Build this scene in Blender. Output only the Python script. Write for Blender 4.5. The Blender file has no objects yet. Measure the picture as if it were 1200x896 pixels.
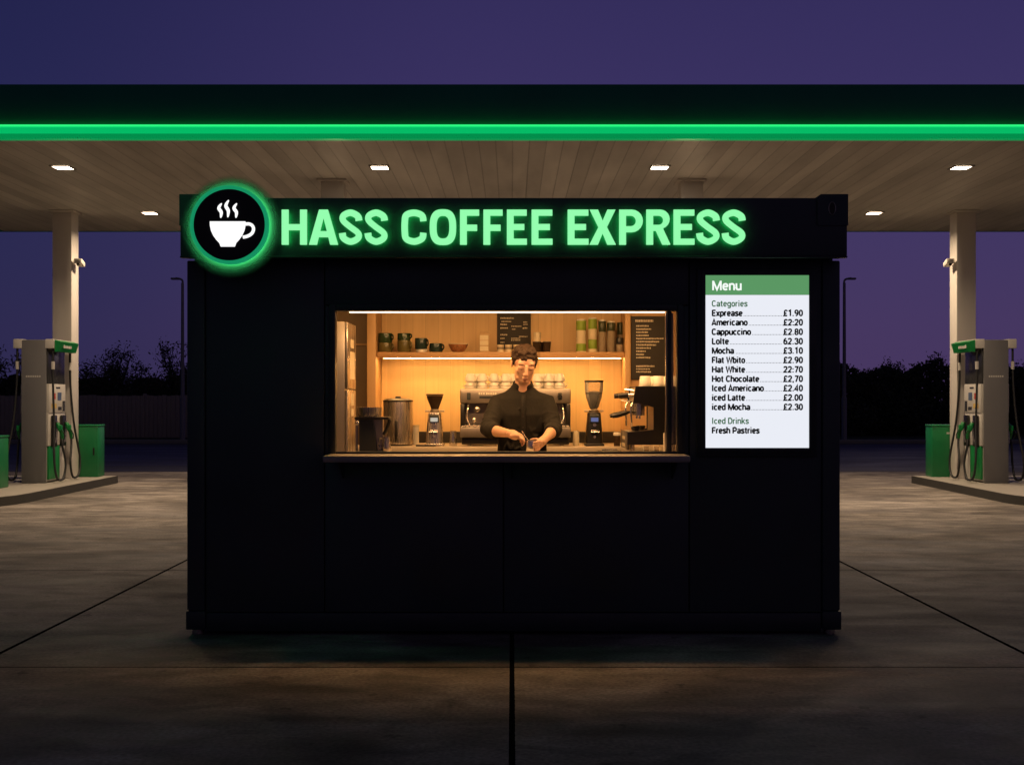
import bpy, bmesh, math, random
from mathutils import Vector, Matrix, noise
R = math.radians
random.seed(7)
S = bpy.context.scene
COL = S.collection
F = 1379.0            # focal length in photo pixels
CX, CY, CZ = 600.0, 466.0, 1.41
def PX(px, Y): return (px - CX) * Y / F
def PZ(py, Y): return CZ - (py - CY) * Y / F

# ------------------------------------------------------------------ materials
def mat(name, col, rough=0.5, metal=0.0, var=0.12, vscale=8.0, bump=0.0, bscale=60.0, emit=None, estr=0.0,
        stretch=(1, 1, 1), spec=0.5, trans=0.0, coat=0.0, rvar=0.1):
    m = bpy.data.materials.new(name); m.use_nodes = True
    nt = m.node_tree; n = nt.nodes; l = nt.links
    p = n['Principled BSDF']
    p.inputs['Roughness'].default_value = rough
    p.inputs['Metallic'].default_value = metal
    p.inputs['Specular IOR Level'].default_value = spec
    p.inputs['Transmission Weight'].default_value = trans
    p.inputs['Coat Weight'].default_value = coat
    tc = n.new('ShaderNodeTexCoord'); mp = n.new('ShaderNodeMapping')
    mp.inputs['Scale'].default_value = stretch
    l.new(tc.outputs['Object'], mp.inputs['Vector'])
    nz = n.new('ShaderNodeTexNoise'); nz.inputs['Scale'].default_value = vscale; nz.inputs['Detail'].default_value = 6
    l.new(mp.outputs['Vector'], nz.inputs['Vector'])
    mx = n.new('ShaderNodeMix'); mx.data_type = 'RGBA'
    mx.inputs['A'].default_value = (*[max(0, c * (1 - var)) for c in col], 1)
    mx.inputs['B'].default_value = (*[min(1, c * (1 + var)) for c in col], 1)
    l.new(nz.outputs['Fac'], mx.inputs['Factor'])
    l.new(mx.outputs['Result'], p.inputs['Base Color'])
    mr = n.new('ShaderNodeMapRange')
    mr.inputs['From Min'].default_value = .3; mr.inputs['From Max'].default_value = .7
    mr.inputs['To Min'].default_value = max(0, rough - rvar * rough); mr.inputs['To Max'].default_value = min(1, rough + rvar * rough)
    l.new(nz.outputs['Fac'], mr.inputs['Value']); l.new(mr.outputs['Result'], p.inputs['Roughness'])
    if bump:
        b = n.new('ShaderNodeBump'); b.inputs['Strength'].default_value = bump; b.inputs['Distance'].default_value = .01
        n2 = n.new('ShaderNodeTexNoise'); n2.inputs['Scale'].default_value = bscale; n2.inputs['Detail'].default_value = 4
        l.new(mp.outputs['Vector'], n2.inputs['Vector']); l.new(n2.outputs['Fac'], b.inputs['Height'])
        l.new(b.outputs['Normal'], p.inputs['Normal'])
    if emit:
        p.inputs['Emission Color'].default_value = (*emit, 1); p.inputs['Emission Strength'].default_value = estr
    return m

def glow(name, col, strength):
    m = bpy.data.materials.new(name); m.use_nodes = True
    nt = m.node_tree; nt.nodes.clear()
    o = nt.nodes.new('ShaderNodeOutputMaterial'); e = nt.nodes.new('ShaderNodeEmission')
    e.inputs['Color'].default_value = (*col, 1); e.inputs['Strength'].default_value = strength
    nt.links.new(e.outputs[0], o.inputs[0]); return m

def wood(name, base, dark, board=0.11, axis='X', grain=(14, 14, 0.8), rough=.5):
    m = mat(name, base, rough, var=0.0)
    nt = m.node_tree; n = nt.nodes; l = nt.links; p = n['Principled BSDF']
    tc = n.new('ShaderNodeTexCoord'); mp = n.new('ShaderNodeMapping'); mp.inputs['Scale'].default_value = grain
    l.new(tc.outputs['Object'], mp.inputs['Vector'])
    sx = n.new('ShaderNodeSeparateXYZ'); l.new(tc.outputs['Object'], sx.inputs[0])
    dv = n.new('ShaderNodeMath'); dv.operation = 'DIVIDE'; dv.inputs[1].default_value = board; l.new(sx.outputs[axis], dv.inputs[0])
    fl = n.new('ShaderNodeMath'); fl.operation = 'FLOOR'; l.new(dv.outputs[0], fl.inputs[0])
    fr = n.new('ShaderNodeMath'); fr.operation = 'FRACT'; l.new(dv.outputs[0], fr.inputs[0])
    wn = n.new('ShaderNodeTexWhiteNoise'); wn.noise_dimensions = '1D'; l.new(fl.outputs[0], wn.inputs['W'])
    ad = n.new('ShaderNodeVectorMath'); ad.operation = 'ADD'; l.new(mp.outputs[0], ad.inputs[0]); l.new(wn.outputs['Color'], ad.inputs[1])
    nz = n.new('ShaderNodeTexNoise'); nz.inputs['Scale'].default_value = 1.6; nz.inputs['Detail'].default_value = 7; nz.inputs['Distortion'].default_value = .5
    l.new(ad.outputs[0], nz.inputs['Vector'])
    rp = n.new('ShaderNodeValToRGB'); rp.color_ramp.elements[0].position = .3; rp.color_ramp.elements[1].position = .68
    rp.color_ramp.elements[0].color = (*dark, 1); rp.color_ramp.elements[1].color = (*base, 1)
    l.new(nz.outputs['Fac'], rp.inputs[0])
    hv = n.new('ShaderNodeHueSaturation'); l.new(rp.outputs[0], hv.inputs['Color'])
    vr = n.new('ShaderNodeMapRange'); vr.inputs['To Min'].default_value = .93; vr.inputs['To Max'].default_value = 1.05
    l.new(wn.outputs['Value'], vr.inputs['Value']); l.new(vr.outputs[0], hv.inputs['Value'])
    gt = n.new('ShaderNodeMath'); gt.operation = 'LESS_THAN'; gt.inputs[1].default_value = .022; l.new(fr.outputs[0], gt.inputs[0])
    mx = n.new('ShaderNodeMix'); mx.data_type = 'RGBA'; l.new(gt.outputs[0], mx.inputs['Factor'])
    l.new(hv.outputs[0], mx.inputs['A']); mx.inputs['B'].default_value = (*[c * .72 for c in dark], 1)
    l.new(mx.outputs['Result'], p.inputs['Base Color'])
    b = n.new('ShaderNodeBump'); b.inputs['Strength'].default_value = .15; b.inputs['Distance'].default_value = .004
    l.new(nz.outputs['Fac'], b.inputs['Height']); l.new(b.outputs[0], p.inputs['Normal'])
    return m

M = {}
M['black_paint'] = mat('black_powder_coat', (.040, .054, .060), .5, spec=.45, var=.25, vscale=3, bump=.06, bscale=240, rvar=.3)
M['black_trim'] = mat('black_trim', (.026, .034, .038), .45, spec=.45, var=.2, vscale=6, rvar=.3)
M['black_plastic'] = mat('black_plastic', (.012, .011, .010), .35, var=.2)
M['dark_rubber'] = mat('dark_rubber', (.012, .012, .012), .6)
M['steel'] = mat('brushed_steel', (.54, .48, .41), .27, .88, var=.07, stretch=(30, 30, .6), vscale=3, rvar=.12)
M['chrome'] = mat('polished_chrome', (.75, .71, .65), .16, .92, var=.05)
M['dull_steel'] = mat('dull_steel', (.34, .30, .26), .38, .8, var=.12, stretch=(20, 20, .6), vscale=3, rvar=.1)
M['grey_machine'] = mat('grey_machine_panel', (.16, .145, .13), .4, .55, var=.15)
M['wood'] = wood('oak_boards', (.66, .45, .21), (.58, .38, .17), board=.095)
M['wood_shelf'] = wood('oak_shelf', (.54, .32, .14), (.44, .25, .105), board=9, grain=(.8, 14, 14))
M['wood_post'] = wood('oak_post', (.56, .34, .15), (.47, .28, .12), board=9)
M['ceramic'] = mat('white_ceramic', (.74, .70, .63), .3, var=.06)
M['paper_cup'] = mat('white_paper_cup', (.72, .68, .60), .6, var=.06)
M['olive'] = mat('olive_glaze', (.10, .085, .028), .22, var=.4, vscale=25)
M['green_glaze'] = mat('green_glaze', (.022, .045, .018), .2, var=.4, vscale=25)
M['teal_glaze'] = mat('dark_teal_glaze', (.018, .035, .03), .2, var=.4, vscale=25)
M['bean'] = mat('coffee_beans', (.028, .014, .008), .4, var=.6, vscale=150, bump=.8, bscale=150)
M['smoked'] = mat('smoked_hopper', (.04, .025, .015), .12, var=.2)
M['slate'] = mat('chalkboard', (.028, .024, .021), .7, var=.25, vscale=5)
M['chalk'] = mat('chalk', (.62, .56, .46), .9)
M['cream'] = mat('cream_label', (.62, .54, .38), .6, var=.1, vscale=40)
M['lime'] = mat('lime_label', (.22, .34, .04), .5, var=.2, vscale=30)
M['taupe'] = mat('taupe_label', (.24, .19, .13), .6, var=.2, vscale=60)
M['dark_lid'] = mat('dark_green_tin', (.035, .045, .018), .3, var=.3)
M['kraft'] = mat('kraft_card', (.46, .31, .15), .7, var=.15, vscale=30)
M['skin'] = mat('skin', (.58, .34, .22), .5, var=.08, vscale=30, bump=.05, bscale=200)
_p = M['skin'].node_tree.nodes['Principled BSDF']; _p.inputs['Subsurface Weight'].default_value = .25; _p.inputs['Subsurface Radius'].default_value = (.012, .005, .003); _p.inputs['Subsurface Scale'].default_value = 1.0
M['hair'] = mat('brown_hair', (.026, .0125, .006), .65, spec=.25, var=.5, vscale=70, bump=1.0, bscale=130)
M['brow'] = mat('brow_hair', (.055, .028, .016), .8, spec=.1)
M['lips'] = mat('lips', (.36, .15, .10), .45)
M['shirt'] = mat('charcoal_shirt', (.0125, .0112, .0090), .85, var=.35, vscale=9, bump=.8, bscale=15, stretch=(1.2, 1.2, .6), spec=.25)
M['shirt_trim'] = mat('charcoal_shirt_trim', (.010, .009, .0075), .8, var=.2, spec=.25)
M['trousers'] = mat('black_trousers', (.012, .012, .013), .85, bump=.3, bscale=20)
M['shoe'] = mat('black_shoe', (.01, .01, .01), .4)
M['canopy_black'] = mat('dark_fascia', (.012, .20, .12), .45, var=.25, vscale=.8, rvar=.3, spec=.2)
M['canopy_green'] = mat('green_acrylic', (.01, .16, .07), .35, var=.05, emit=(.0, .50, .13), estr=.98)
M['canopy_green_edge'] = mat('green_acrylic_edge', (.01, .14, .06), .35, var=.05, emit=(.0, .42, .11), estr=.62)
M['led_green'] = glow('green_led', (.03, .92, .22), 1.1)
M['pillar'] = mat('beige_pillar_paint', (.66, .615, .56), .5, var=.10, vscale=2.5, stretch=(1, 1, .3), bump=.05)
M['lamp_frame'] = mat('lamp_frame', (.35, .33, .3), .5)
M['lamp'] = glow('warm_lamp', (1.0, .78, .54), 26)
M['pump_grey'] = mat('pump_grey_panel', (.155, .15, .15), .45, var=.12, vscale=3, stretch=(1, 1, .3))
M['pump_white'] = mat('pump_white_panel', (.56, .53, .48), .45, var=.1)
M['pump_dark'] = mat('pump_dark_screen', (.05, .05, .05), .25)
M['pump_green'] = mat('pump_green', (.006, .21, .045), .4, var=.15, vscale=4)
M['bin_green'] = mat('cabinet_green', (.006, .17, .05), .4, var=.2, vscale=5)
M['sticker_red'] = mat('red_sticker', (.5, .05, .03), .5)
M['sticker_blue'] = mat('blue_sticker', (.08, .12, .22), .5)
M['sticker_yellow'] = mat('yellow_sticker', (.62, .42, .12), .5)
M['pole'] = mat('galvanised_pole', (.20, .20, .23), .5, .4, var=.15)
M['fence'] = mat('weathered_fence', (.30, .25, .21), .85, var=.35, vscale=6, stretch=(6, 1, .4), bump=.3)
M['bark'] = mat('bark', (.03, .024, .018), .9, var=.3)
M['leaf'] = mat('dark_foliage', (.045, .055, .03), .8, var=.4, vscale=2)
M['leaf2'] = mat('brown_foliage', (.055, .05, .032), .8, var=.4, vscale=2)
M['kerb'] = mat('kerb_concrete', (.23, .215, .19), .75, var=.2, vscale=6, bump=.2, bscale=90)
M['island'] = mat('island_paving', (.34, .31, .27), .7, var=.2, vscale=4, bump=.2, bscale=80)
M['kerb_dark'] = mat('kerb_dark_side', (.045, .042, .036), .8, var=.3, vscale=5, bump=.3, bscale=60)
M['grassy'] = mat('dark_grass_ground', (.025, .035, .016), .9, var=.4, vscale=3)
M['floor'] = mat('dark_vinyl_floor', (.08, .065, .05), .5)
M['counter'] = mat('steel_worktop', (.52, .44, .34), .4, .2, var=.12)
M['ledge'] = mat('steel_ledge', (.34, .30, .26), .45, .35, var=.15, stretch=(.6, 8, 8), vscale=5, bump=.05, rvar=.3)
M['strip'] = glow('warm_window_strip', (1.0, .62, .33), 5.0)
M['fill_glow'] = glow('warm_fill_glow', (1.0, .51, .175), 21.0)
M['shelf_strip'] = glow('warm_shelf_strip', (1.0, .55, .18), 70.0)
M['sign_green'] = glow('sign_face_green', (.30, 1.0, .43), 1.0)
M['sign_back'] = glow('sign_backlight_green', (.02, 1.0, .16), 8.0)
M['sign_side'] = mat('sign_letter_side', (.01, .06, .02), .4)
M['ring_green'] = mat('sign_ring_green', (.01, .22, .10), .4, emit=(.008, .32, .135), estr=.8)
M['disc_black'] = mat('sign_disc_black', (.002, .002, .002), .5)
M['emblem'] = glow('sign_emblem_white', (1, 1, 1), 1.15)
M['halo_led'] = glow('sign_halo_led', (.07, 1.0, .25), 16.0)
M['screen'] = glow('menu_screen', (.84, .865, .94), .98)
M['band'] = glow('menu_band', (.105, .31, .125), 1.0)
M['ink'] = mat('menu_ink', (.002, .002, .002), .9, spec=0)
M['ink_green'] = glow('menu_green_ink', (.03, .125, .045), 1.0)
M['ink_white'] = glow('menu_white_ink', (.95, 1, .96), 1.0)
M['blue_led'] = glow('blue_display', (.25, .28, .6), .5)
M['white_led'] = glow('white_display', (.9, .8, .65), .6)
M['red_pattern'] = mat('speckled_bowl_glaze', (.28, .12, .05), .3, var=.95, vscale=70)
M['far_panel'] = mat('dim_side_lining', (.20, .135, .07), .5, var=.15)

def glass(name, col=(.95, .93, .88), rough=.03):
    m = bpy.data.materials.new(name); m.use_nodes = True
    nt = m.node_tree; n = nt.nodes; p = n['Principled BSDF']
    p.inputs['Base Color'].default_value = (*col, 1); p.inputs['Roughness'].default_value = rough
    t = n.new('ShaderNodeBsdfTransparent'); t.inputs['Color'].default_value = (*col, 1)
    mx = n.new('ShaderNodeMixShader'); fr = n.new('ShaderNodeFresnel'); fr.inputs[0].default_value = 1.45
    ad = n.new('ShaderNodeMath'); ad.operation = 'ADD'; ad.inputs[1].default_value = .08
    nt.links.new(fr.outputs[0], ad.inputs[0]); nt.links.new(ad.outputs[0], mx.inputs[0])
    nt.links.new(t.outputs[0], mx.inputs[1]); nt.links.new(p.outputs[0], mx.inputs[2])
    nt.links.new(mx.outputs[0], n['Material Output'].inputs[0]); return m
M['glass'] = glass('clear_glass')
def fading_halo(name, r0, r1):
    """surface of the added glow catcher; opacity fades outwards to soften the halo"""
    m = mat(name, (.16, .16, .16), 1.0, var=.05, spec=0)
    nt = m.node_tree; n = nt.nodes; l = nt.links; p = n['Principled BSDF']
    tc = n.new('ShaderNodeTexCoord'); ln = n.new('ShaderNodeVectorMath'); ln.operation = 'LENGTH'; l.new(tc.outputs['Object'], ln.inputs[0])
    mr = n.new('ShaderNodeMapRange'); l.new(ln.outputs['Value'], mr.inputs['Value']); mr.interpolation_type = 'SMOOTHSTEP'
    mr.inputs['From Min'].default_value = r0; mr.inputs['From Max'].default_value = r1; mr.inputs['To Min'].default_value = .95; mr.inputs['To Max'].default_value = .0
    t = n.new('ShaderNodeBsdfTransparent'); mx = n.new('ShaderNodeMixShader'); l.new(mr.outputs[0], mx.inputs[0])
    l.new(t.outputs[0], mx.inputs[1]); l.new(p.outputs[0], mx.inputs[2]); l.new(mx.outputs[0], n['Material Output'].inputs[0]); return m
M['halo_fade'] = fading_halo('halo_catcher_fade', .225, .305)

def concrete():
    m = mat('forecourt_concrete', (.3, .28, .25), .6, var=0, spec=.22)
    nt = m.node_tree; n = nt.nodes; l = nt.links; p = n['Principled BSDF']
    tc = n.new('ShaderNodeTexCoord')
    def nz(scale, st, det=8, dist=0.0):
        mp = n.new('ShaderNodeMapping'); mp.inputs['Scale'].default_value = st; l.new(tc.outputs['Object'], mp.inputs[0])
        t = n.new('ShaderNodeTexNoise'); t.inputs['Scale'].default_value = scale; t.inputs['Detail'].default_value = det
        t.inputs['Distortion'].default_value = dist
        l.new(mp.outputs[0], t.inputs['Vector']); return t.outputs['Fac']
    a = nz(.8, (.8, 1.0, 1), 10, .8); b = nz(4.5, (.6, 1.1, 1), 9, .6); c = nz(48, (1, 1, 1), 6); d = nz(1.6, (.35, 1.4, 1), 8, .5)
    def ramp(src, p0, p1, v0, v1):
        r = n.new('ShaderNodeMapRange'); l.new(src, r.inputs['Value'])
        r.inputs['From Min'].default_value = p0; r.inputs['From Max'].default_value = p1
        r.inputs['To Min'].default_value = v0; r.inputs['To Max'].default_value = v1; return r.outputs[0]
    def mul(x, y):
        t = n.new('ShaderNodeMath'); t.operation = 'MULTIPLY'; l.new(x, t.inputs[0])
        if isinstance(y, float): t.inputs[1].default_value = y
        else: l.new(y, t.inputs[1])
        return t.outputs[0]
    v = mul(mul(mul(ramp(a, .35, .65, .55, 1.2), ramp(b, .34, .66, .62, 1.2)), ramp(c, .3, .7, .66, 1.22)), ramp(d, .38, .62, .70, 1.15))
    e_ = nz(.42, (1, 1, 1), 5, 1.2); v = mul(v, ramp(e_, .57, .66, 1.0, .80)); f_ = nz(7.0, (1, 1, 1), 3, 0.); v = mul(v, ramp(f_, .66, .70, 1.0, .6))
    # joints between the cast slabs
    sx = n.new('ShaderNodeSeparateXYZ'); l.new(tc.outputs['Object'], sx.inputs[0])
    wob = n.new('ShaderNodeMath'); wob.operation = 'MULTIPLY_ADD'; l.new(c, wob.inputs[0]); wob.inputs[1].default_value = .006; wob.inputs[2].default_value = -.003
    cur = None
    for ax, pos, w in (('X', 0.0, .013), ('X', -2.83, .0135), ('X', 2.83, .0135), ('Y', 6.17, .008), ('Y', 9.63, .008), ('Y', 14.0, .008),
                       ('X', -8.5, .012), ('X', 8.5, .012), ('Y', 18.2, .012), ('Y', 2.6, .008), ('Y', -1, .008)):
        s = n.new('ShaderNodeMath'); s.operation = 'ADD'; l.new(sx.outputs[ax], s.inputs[0]); s.inputs[1].default_value = -pos
        s2 = n.new('ShaderNodeMath'); s2.operation = 'ADD'; l.new(s.outputs[0], s2.inputs[0]); l.new(wob.outputs[0], s2.inputs[1])
        ab = n.new('ShaderNodeMath'); ab.operation = 'ABSOLUTE'; l.new(s2.outputs[0], ab.inputs[0])
        lt = n.new('ShaderNodeMath'); lt.operation = 'LESS_THAN'; l.new(ab.outputs[0], lt.inputs[0]); lt.inputs[1].default_value = w
        if cur is None: cur = lt.outputs[0]
        else:
            mx = n.new('ShaderNodeMath'); mx.operation = 'MAXIMUM'; l.new(cur, mx.inputs[0]); l.new(lt.outputs[0], mx.inputs[1]); cur = mx.outputs[0]
    hue = n.new('ShaderNodeMix'); hue.data_type = 'RGBA'
    hue.inputs['A'].default_value = (.30, .25, .205, 1); hue.inputs['B'].default_value = (.28, .255, .235, 1); l.new(a, hue.inputs['Factor'])
    vm = n.new('ShaderNodeVectorMath'); vm.operation = 'SCALE'; l.new(hue.outputs['Result'], vm.inputs[0]); l.new(v, vm.inputs['Scale'])
    jm = n.new('ShaderNodeMix'); jm.data_type = 'RGBA'; l.new(cur, jm.inputs['Factor']); l.new(vm.outputs[0], jm.inputs['A']); jm.inputs['B'].default_value = (.006, .0055, .005, 1)
    l.new(jm.outputs['Result'], p.inputs['Base Color'])
    l.new(ramp(d, .3, .7, .55, .85), p.inputs['Roughness'])
    l.new(ramp(cur, 0, 1, .22, 0.0), p.inputs['Specular IOR Level'])
    h = n.new('ShaderNodeMath'); h.operation = 'MULTIPLY_ADD'; l.new(cur, h.inputs[0]); h.inputs[1].default_value = -2.0; l.new(c, h.inputs[2])
    bp = n.new('ShaderNodeBump'); bp.inputs['Strength'].default_value = .22; bp.inputs['Distance'].default_value = .008
    l.new(h.outputs[0], bp.inputs['Height']); l.new(bp.outputs[0], p.inputs['Normal'])
    return m
M['concrete'] = concrete()
M['asphalt'] = mat('worn_asphalt', (.055, .053, .055), .55, var=.35, vscale=1.2, stretch=(.3, 1.4, 1), bump=.5, bscale=140, rvar=.25)

def soffit():
    m = mat('canopy_soffit', (.5, .45, .38), .5, var=0)
    nt = m.node_tree; n = nt.nodes; l = nt.links; p = n['Principled BSDF']
    tc = n.new('ShaderNodeTexCoord'); sx = n.new('ShaderNodeSeparateXYZ'); l.new(tc.outputs['Object'], sx.inputs[0])
    dv = n.new('ShaderNodeMath'); dv.operation = 'DIVIDE'; dv.inputs[1].default_value = .2; l.new(sx.outputs['X'], dv.inputs[0])
    fl = n.new('ShaderNodeMath'); fl.operation = 'FLOOR'; l.new(dv.outputs[0], fl.inputs[0])
    fr = n.new('ShaderNodeMath'); fr.operation = 'FRACT'; l.new(dv.outputs[0], fr.inputs[0])
    wn = n.new('ShaderNodeTexWhiteNoise'); wn.noise_dimensions = '1D'; l.new(fl.outputs[0], wn.inputs['W'])
    vr = n.new('ShaderNodeMapRange'); vr.inputs['To Min'].default_value = .85; vr.inputs['To Max'].default_value = 1.06; l.new(wn.outputs['Value'], vr.inputs[0])
    mp = n.new('ShaderNodeMapping'); mp.inputs['Scale'].default_value = (2, .35, 1); l.new(tc.outputs['Object'], mp.inputs[0])
    nz = n.new('ShaderNodeTexNoise'); nz.inputs['Scale'].default_value = 1.5; nz.inputs['Detail'].default_value = 7; l.new(mp.outputs[0], nz.inputs['Vector'])
    v2 = n.new('ShaderNodeMapRange'); v2.inputs['From Min'].default_value = .3; v2.inputs['From Max'].default_value = .7
    v2.inputs['To Min'].default_value = .78; v2.inputs['To Max'].default_value = 1.08; l.new(nz.outputs['Fac'], v2.inputs[0])
    mu = n.new('ShaderNodeMath'); mu.operation = 'MULTIPLY'; l.new(vr.outputs[0], mu.inputs[0]); l.new(v2.outputs[0], mu.inputs[1])
    lt = n.new('ShaderNodeMath'); lt.operation = 'LESS_THAN'; lt.inputs[1].default_value = .07; l.new(fr.outputs[0], lt.inputs[0])
    gm = n.new('ShaderNodeMath'); gm.operation = 'MULTIPLY_ADD'; l.new(lt.outputs[0], gm.inputs[0]); gm.inputs[1].default_value = -.28; gm.inputs[2].default_value = 1.0
    m3 = n.new('ShaderNodeMath'); m3.operation = 'MULTIPLY'; l.new(mu.outputs[0], m3.inputs[0]); l.new(gm.outputs[0], m3.inputs[1])
    vm = n.new('ShaderNodeVectorMath'); vm.operation = 'SCALE'; vm.inputs[0].default_value = (.70, .665, .62); l.new(m3.outputs[0], vm.inputs['Scale'])
    l.new(vm.outputs[0], p.inputs['Base Color'])
    bp = n.new('ShaderNodeBump'); bp.inputs['Strength'].default_value = .6; bp.inputs['Distance'].default_value = .02; bp.invert = True
    l.new(lt.outputs[0], bp.inputs['Height']); l.new(bp.outputs[0], p.inputs['Normal'])
    return m
M['soffit'] = soffit()

# ------------------------------------------------------------------ mesh builder
class MB:
    def __init__(s): s.bm = bmesh.new()
    def box(s, x0, x1, y0, y1, z0, z1, bev=0.0, seg=2, rot=None, piv=None):
        r = bmesh.ops.create_cube(s.bm, size=1.0)
        vs = r['verts']
        for v in vs:
            v.co = Vector(((x0 + x1) / 2 + v.co.x * (x1 - x0), (y0 + y1) / 2 + v.co.y * (y1 - y0), (z0 + z1) / 2 + v.co.z * (z1 - z0)))
        if bev:
            es = list({e for v in vs for e in v.link_edges})
            rr = bmesh.ops.bevel(s.bm, geom=es, offset=bev, segments=seg, affect='EDGES', profile=.5)
            vs = list({v for f in rr['faces'] for v in f.verts} | {v for v in vs if v.is_valid})
        if rot is not None:
            pv = Vector(piv) if piv is not None else Vector(((x0 + x1) / 2, (y0 + y1) / 2, (z0 + z1) / 2))
            for v in vs: v.co = rot @ (v.co - pv) + pv
        return s
    def tube(s, pts, rad, seg=12, caps=True, closed=False):
        pts = [Vector(p) for p in pts]; n = len(pts)
        if not isinstance(rad, (list, tuple)): rad = [rad] * n
        rings = []; up = None
        for i, p in enumerate(pts):
            if closed: t = pts[(i + 1) % n] - pts[i - 1]
            else: t = (pts[min(i + 1, n - 1)] - pts[max(i - 1, 0)])
            t.normalize()
            if up is None:
                a = Vector((0, 0, 1)) if abs(t.z) < .9 else Vector((1, 0, 0)); u = t.cross(a).normalized()
            else:
                u = (up - t * up.dot(t)).normalized()
            up = u; w = t.cross(u)
            rings.append([s.bm.verts.new(p + (u * math.cos(2 * math.pi * k / seg) + w * math.sin(2 * math.pi * k / seg)) * rad[i]) for k in range(seg)])
        for i in range(n if closed else n - 1):
            A, B = rings[i], rings[(i + 1) % n]
            for k in range(seg):
                s.bm.faces.new((A[k], A[(k + 1) % seg], B[(k + 1) % seg], B[k]))
        if caps and not closed:
            s.bm.faces.new(rings[0][::-1]); s.bm.faces.new(rings[-1])
        return s
    def cyl(s, p0, p1, r0, r1=None, seg=20): return s.tube([p0, p1], [r0, r0 if r1 is None else r1], seg)
    def lathe(s, prof, loc=(0, 0, 0), seg=24, axis='Z'):
        rings = []
        for r, z in prof:
            if r < 1e-5: rings.append([s.bm.verts.new(s._ax((0, 0, z), loc, axis))])
            else: rings.append([s.bm.verts.new(s._ax((r * math.cos(2 * math.pi * k / seg), r * math.sin(2 * math.pi * k / seg), z), loc, axis)) for k in range(seg)])
        for A, B in zip(rings, rings[1:]):
            for k in range(seg):
                k2 = (k + 1) % seg
                if len(A) == 1 and len(B) == 1: continue
                if len(A) == 1: s.bm.faces.new((A[0], B[k2], B[k]))
                elif len(B) == 1: s.bm.faces.new((A[k], A[k2], B[0]))
                else: s.bm.faces.new((A[k], A[k2], B[k2], B[k]))
        return s
    @staticmethod
    def _ax(v, loc, axis):
        x, y, z = v
        if axis == 'Y': x, y, z = x, z, y
        if axis == 'X': x, y, z = z, x, y
        return Vector((x + loc[0], y + loc[1], z + loc[2]))
    def ell(s, c, r, seg=20, rot=None):
        q = bmesh.ops.create_uvsphere(s.bm, u_segments=seg, v_segments=max(8, seg * 2 // 3), radius=1.0)
        for v in q['verts']:
            p = Vector((v.co.x * r[0], v.co.y * r[1], v.co.z * r[2]))
            if rot is not None: p = rot @ p
            v.co = p + Vector(c)
        return s
    def loft(s, secs, seg=28, pw=2.3):
        """stack of (cx, cy, cz, rx, ry) superelliptic sections"""
        rings = []
        for cx, cy, cz, rx, ry in secs:
            ring = []
            for k in range(seg):
                a = 2 * math.pi * k / seg; c, d = math.cos(a), math.sin(a)
                ring.append(s.bm.verts.new((cx + rx * math.copysign(abs(c) ** (2 / pw), c), cy + ry * math.copysign(abs(d) ** (2 / pw), d), cz)))
            rings.append(ring)
        for A, B in zip(rings, rings[1:]):
            for k in range(seg): s.bm.faces.new((A[k], A[(k + 1) % seg], B[(k + 1) % seg], B[k]))
        s.bm.faces.new(rings[0][::-1]); s.bm.faces.new(rings[-1]); return s
    def prism(s, poly, d0, d1, plane='XZ'):
        """outline in a plane pushed from d0 to d1 along its normal"""
        def P(a, b, d): return (a, d, b) if plane == 'XZ' else ((d, a, b) if plane == 'YZ' else (a, b, d))
        A = [s.bm.verts.new(P(a, b, d0)) for a, b in poly]; B = [s.bm.verts.new(P(a, b, d1)) for a, b in poly]
        n = len(poly)
        s.bm.faces.new(A); s.bm.faces.new(B[::-1])
        for k in range(n): s.bm.faces.new((A[k], B[k], B[(k + 1) % n], A[(k + 1) % n]))
        return s
    def xform(s, m):
        bmesh.ops.transform(s.bm, matrix=m, verts=s.bm.verts[:]); return s
    def build(s, name, material, parent=None, world=False, smooth=40):
        bmesh.ops.recalc_face_normals(s.bm, faces=s.bm.faces[:])
        me = bpy.data.meshes.new(name)
        if world and parent is not None:
            off = Vector((0, 0, 0)); q = parent
            while q is not None: off += q.location; q = q.parent
            bmesh.ops.translate(s.bm, verts=s.bm.verts[:], vec=-off)
        s.bm.to_mesh(me); s.bm.free()
        return link(name, me, material, parent, smooth)

def link(name, me, material, parent=None, smooth=40):
    me.name = name
    me.materials.clear(); me.materials.append(M[material] if isinstance(material, str) else material)
    if smooth:
        me.polygons.foreach_set('use_smooth', [True] * len(me.polygons)); me.set_sharp_from_angle(angle=R(smooth))
    o = bpy.data.objects.new(name, me); COL.objects.link(o)
    if parent is not None: o.parent = parent
    return o

def tag(o, label=None, cat=None, group=None, kind=None):
    if label: o['label'] = label
    if cat: o['category'] = cat
    if group: o['group'] = group
    if kind: o['kind'] = kind
    return o
def thing(name, label, cat, loc=(0, 0, 0), group=None, rz=0.0):
    o = bpy.data.objects.new(name, None); COL.objects.link(o); o.location = loc; o.rotation_euler = (0, 0, rz)
    o.empty_display_size = .1
    return tag(o, label, cat, group)
def copy_tree(o, parent=None):
    c = o.copy(); COL.objects.link(c)
    if parent is not None: c.parent = parent
    for ch in list(o.children): copy_tree(ch, c)
    return c
def structure(o): o['kind'] = 'structure'; return o

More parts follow.
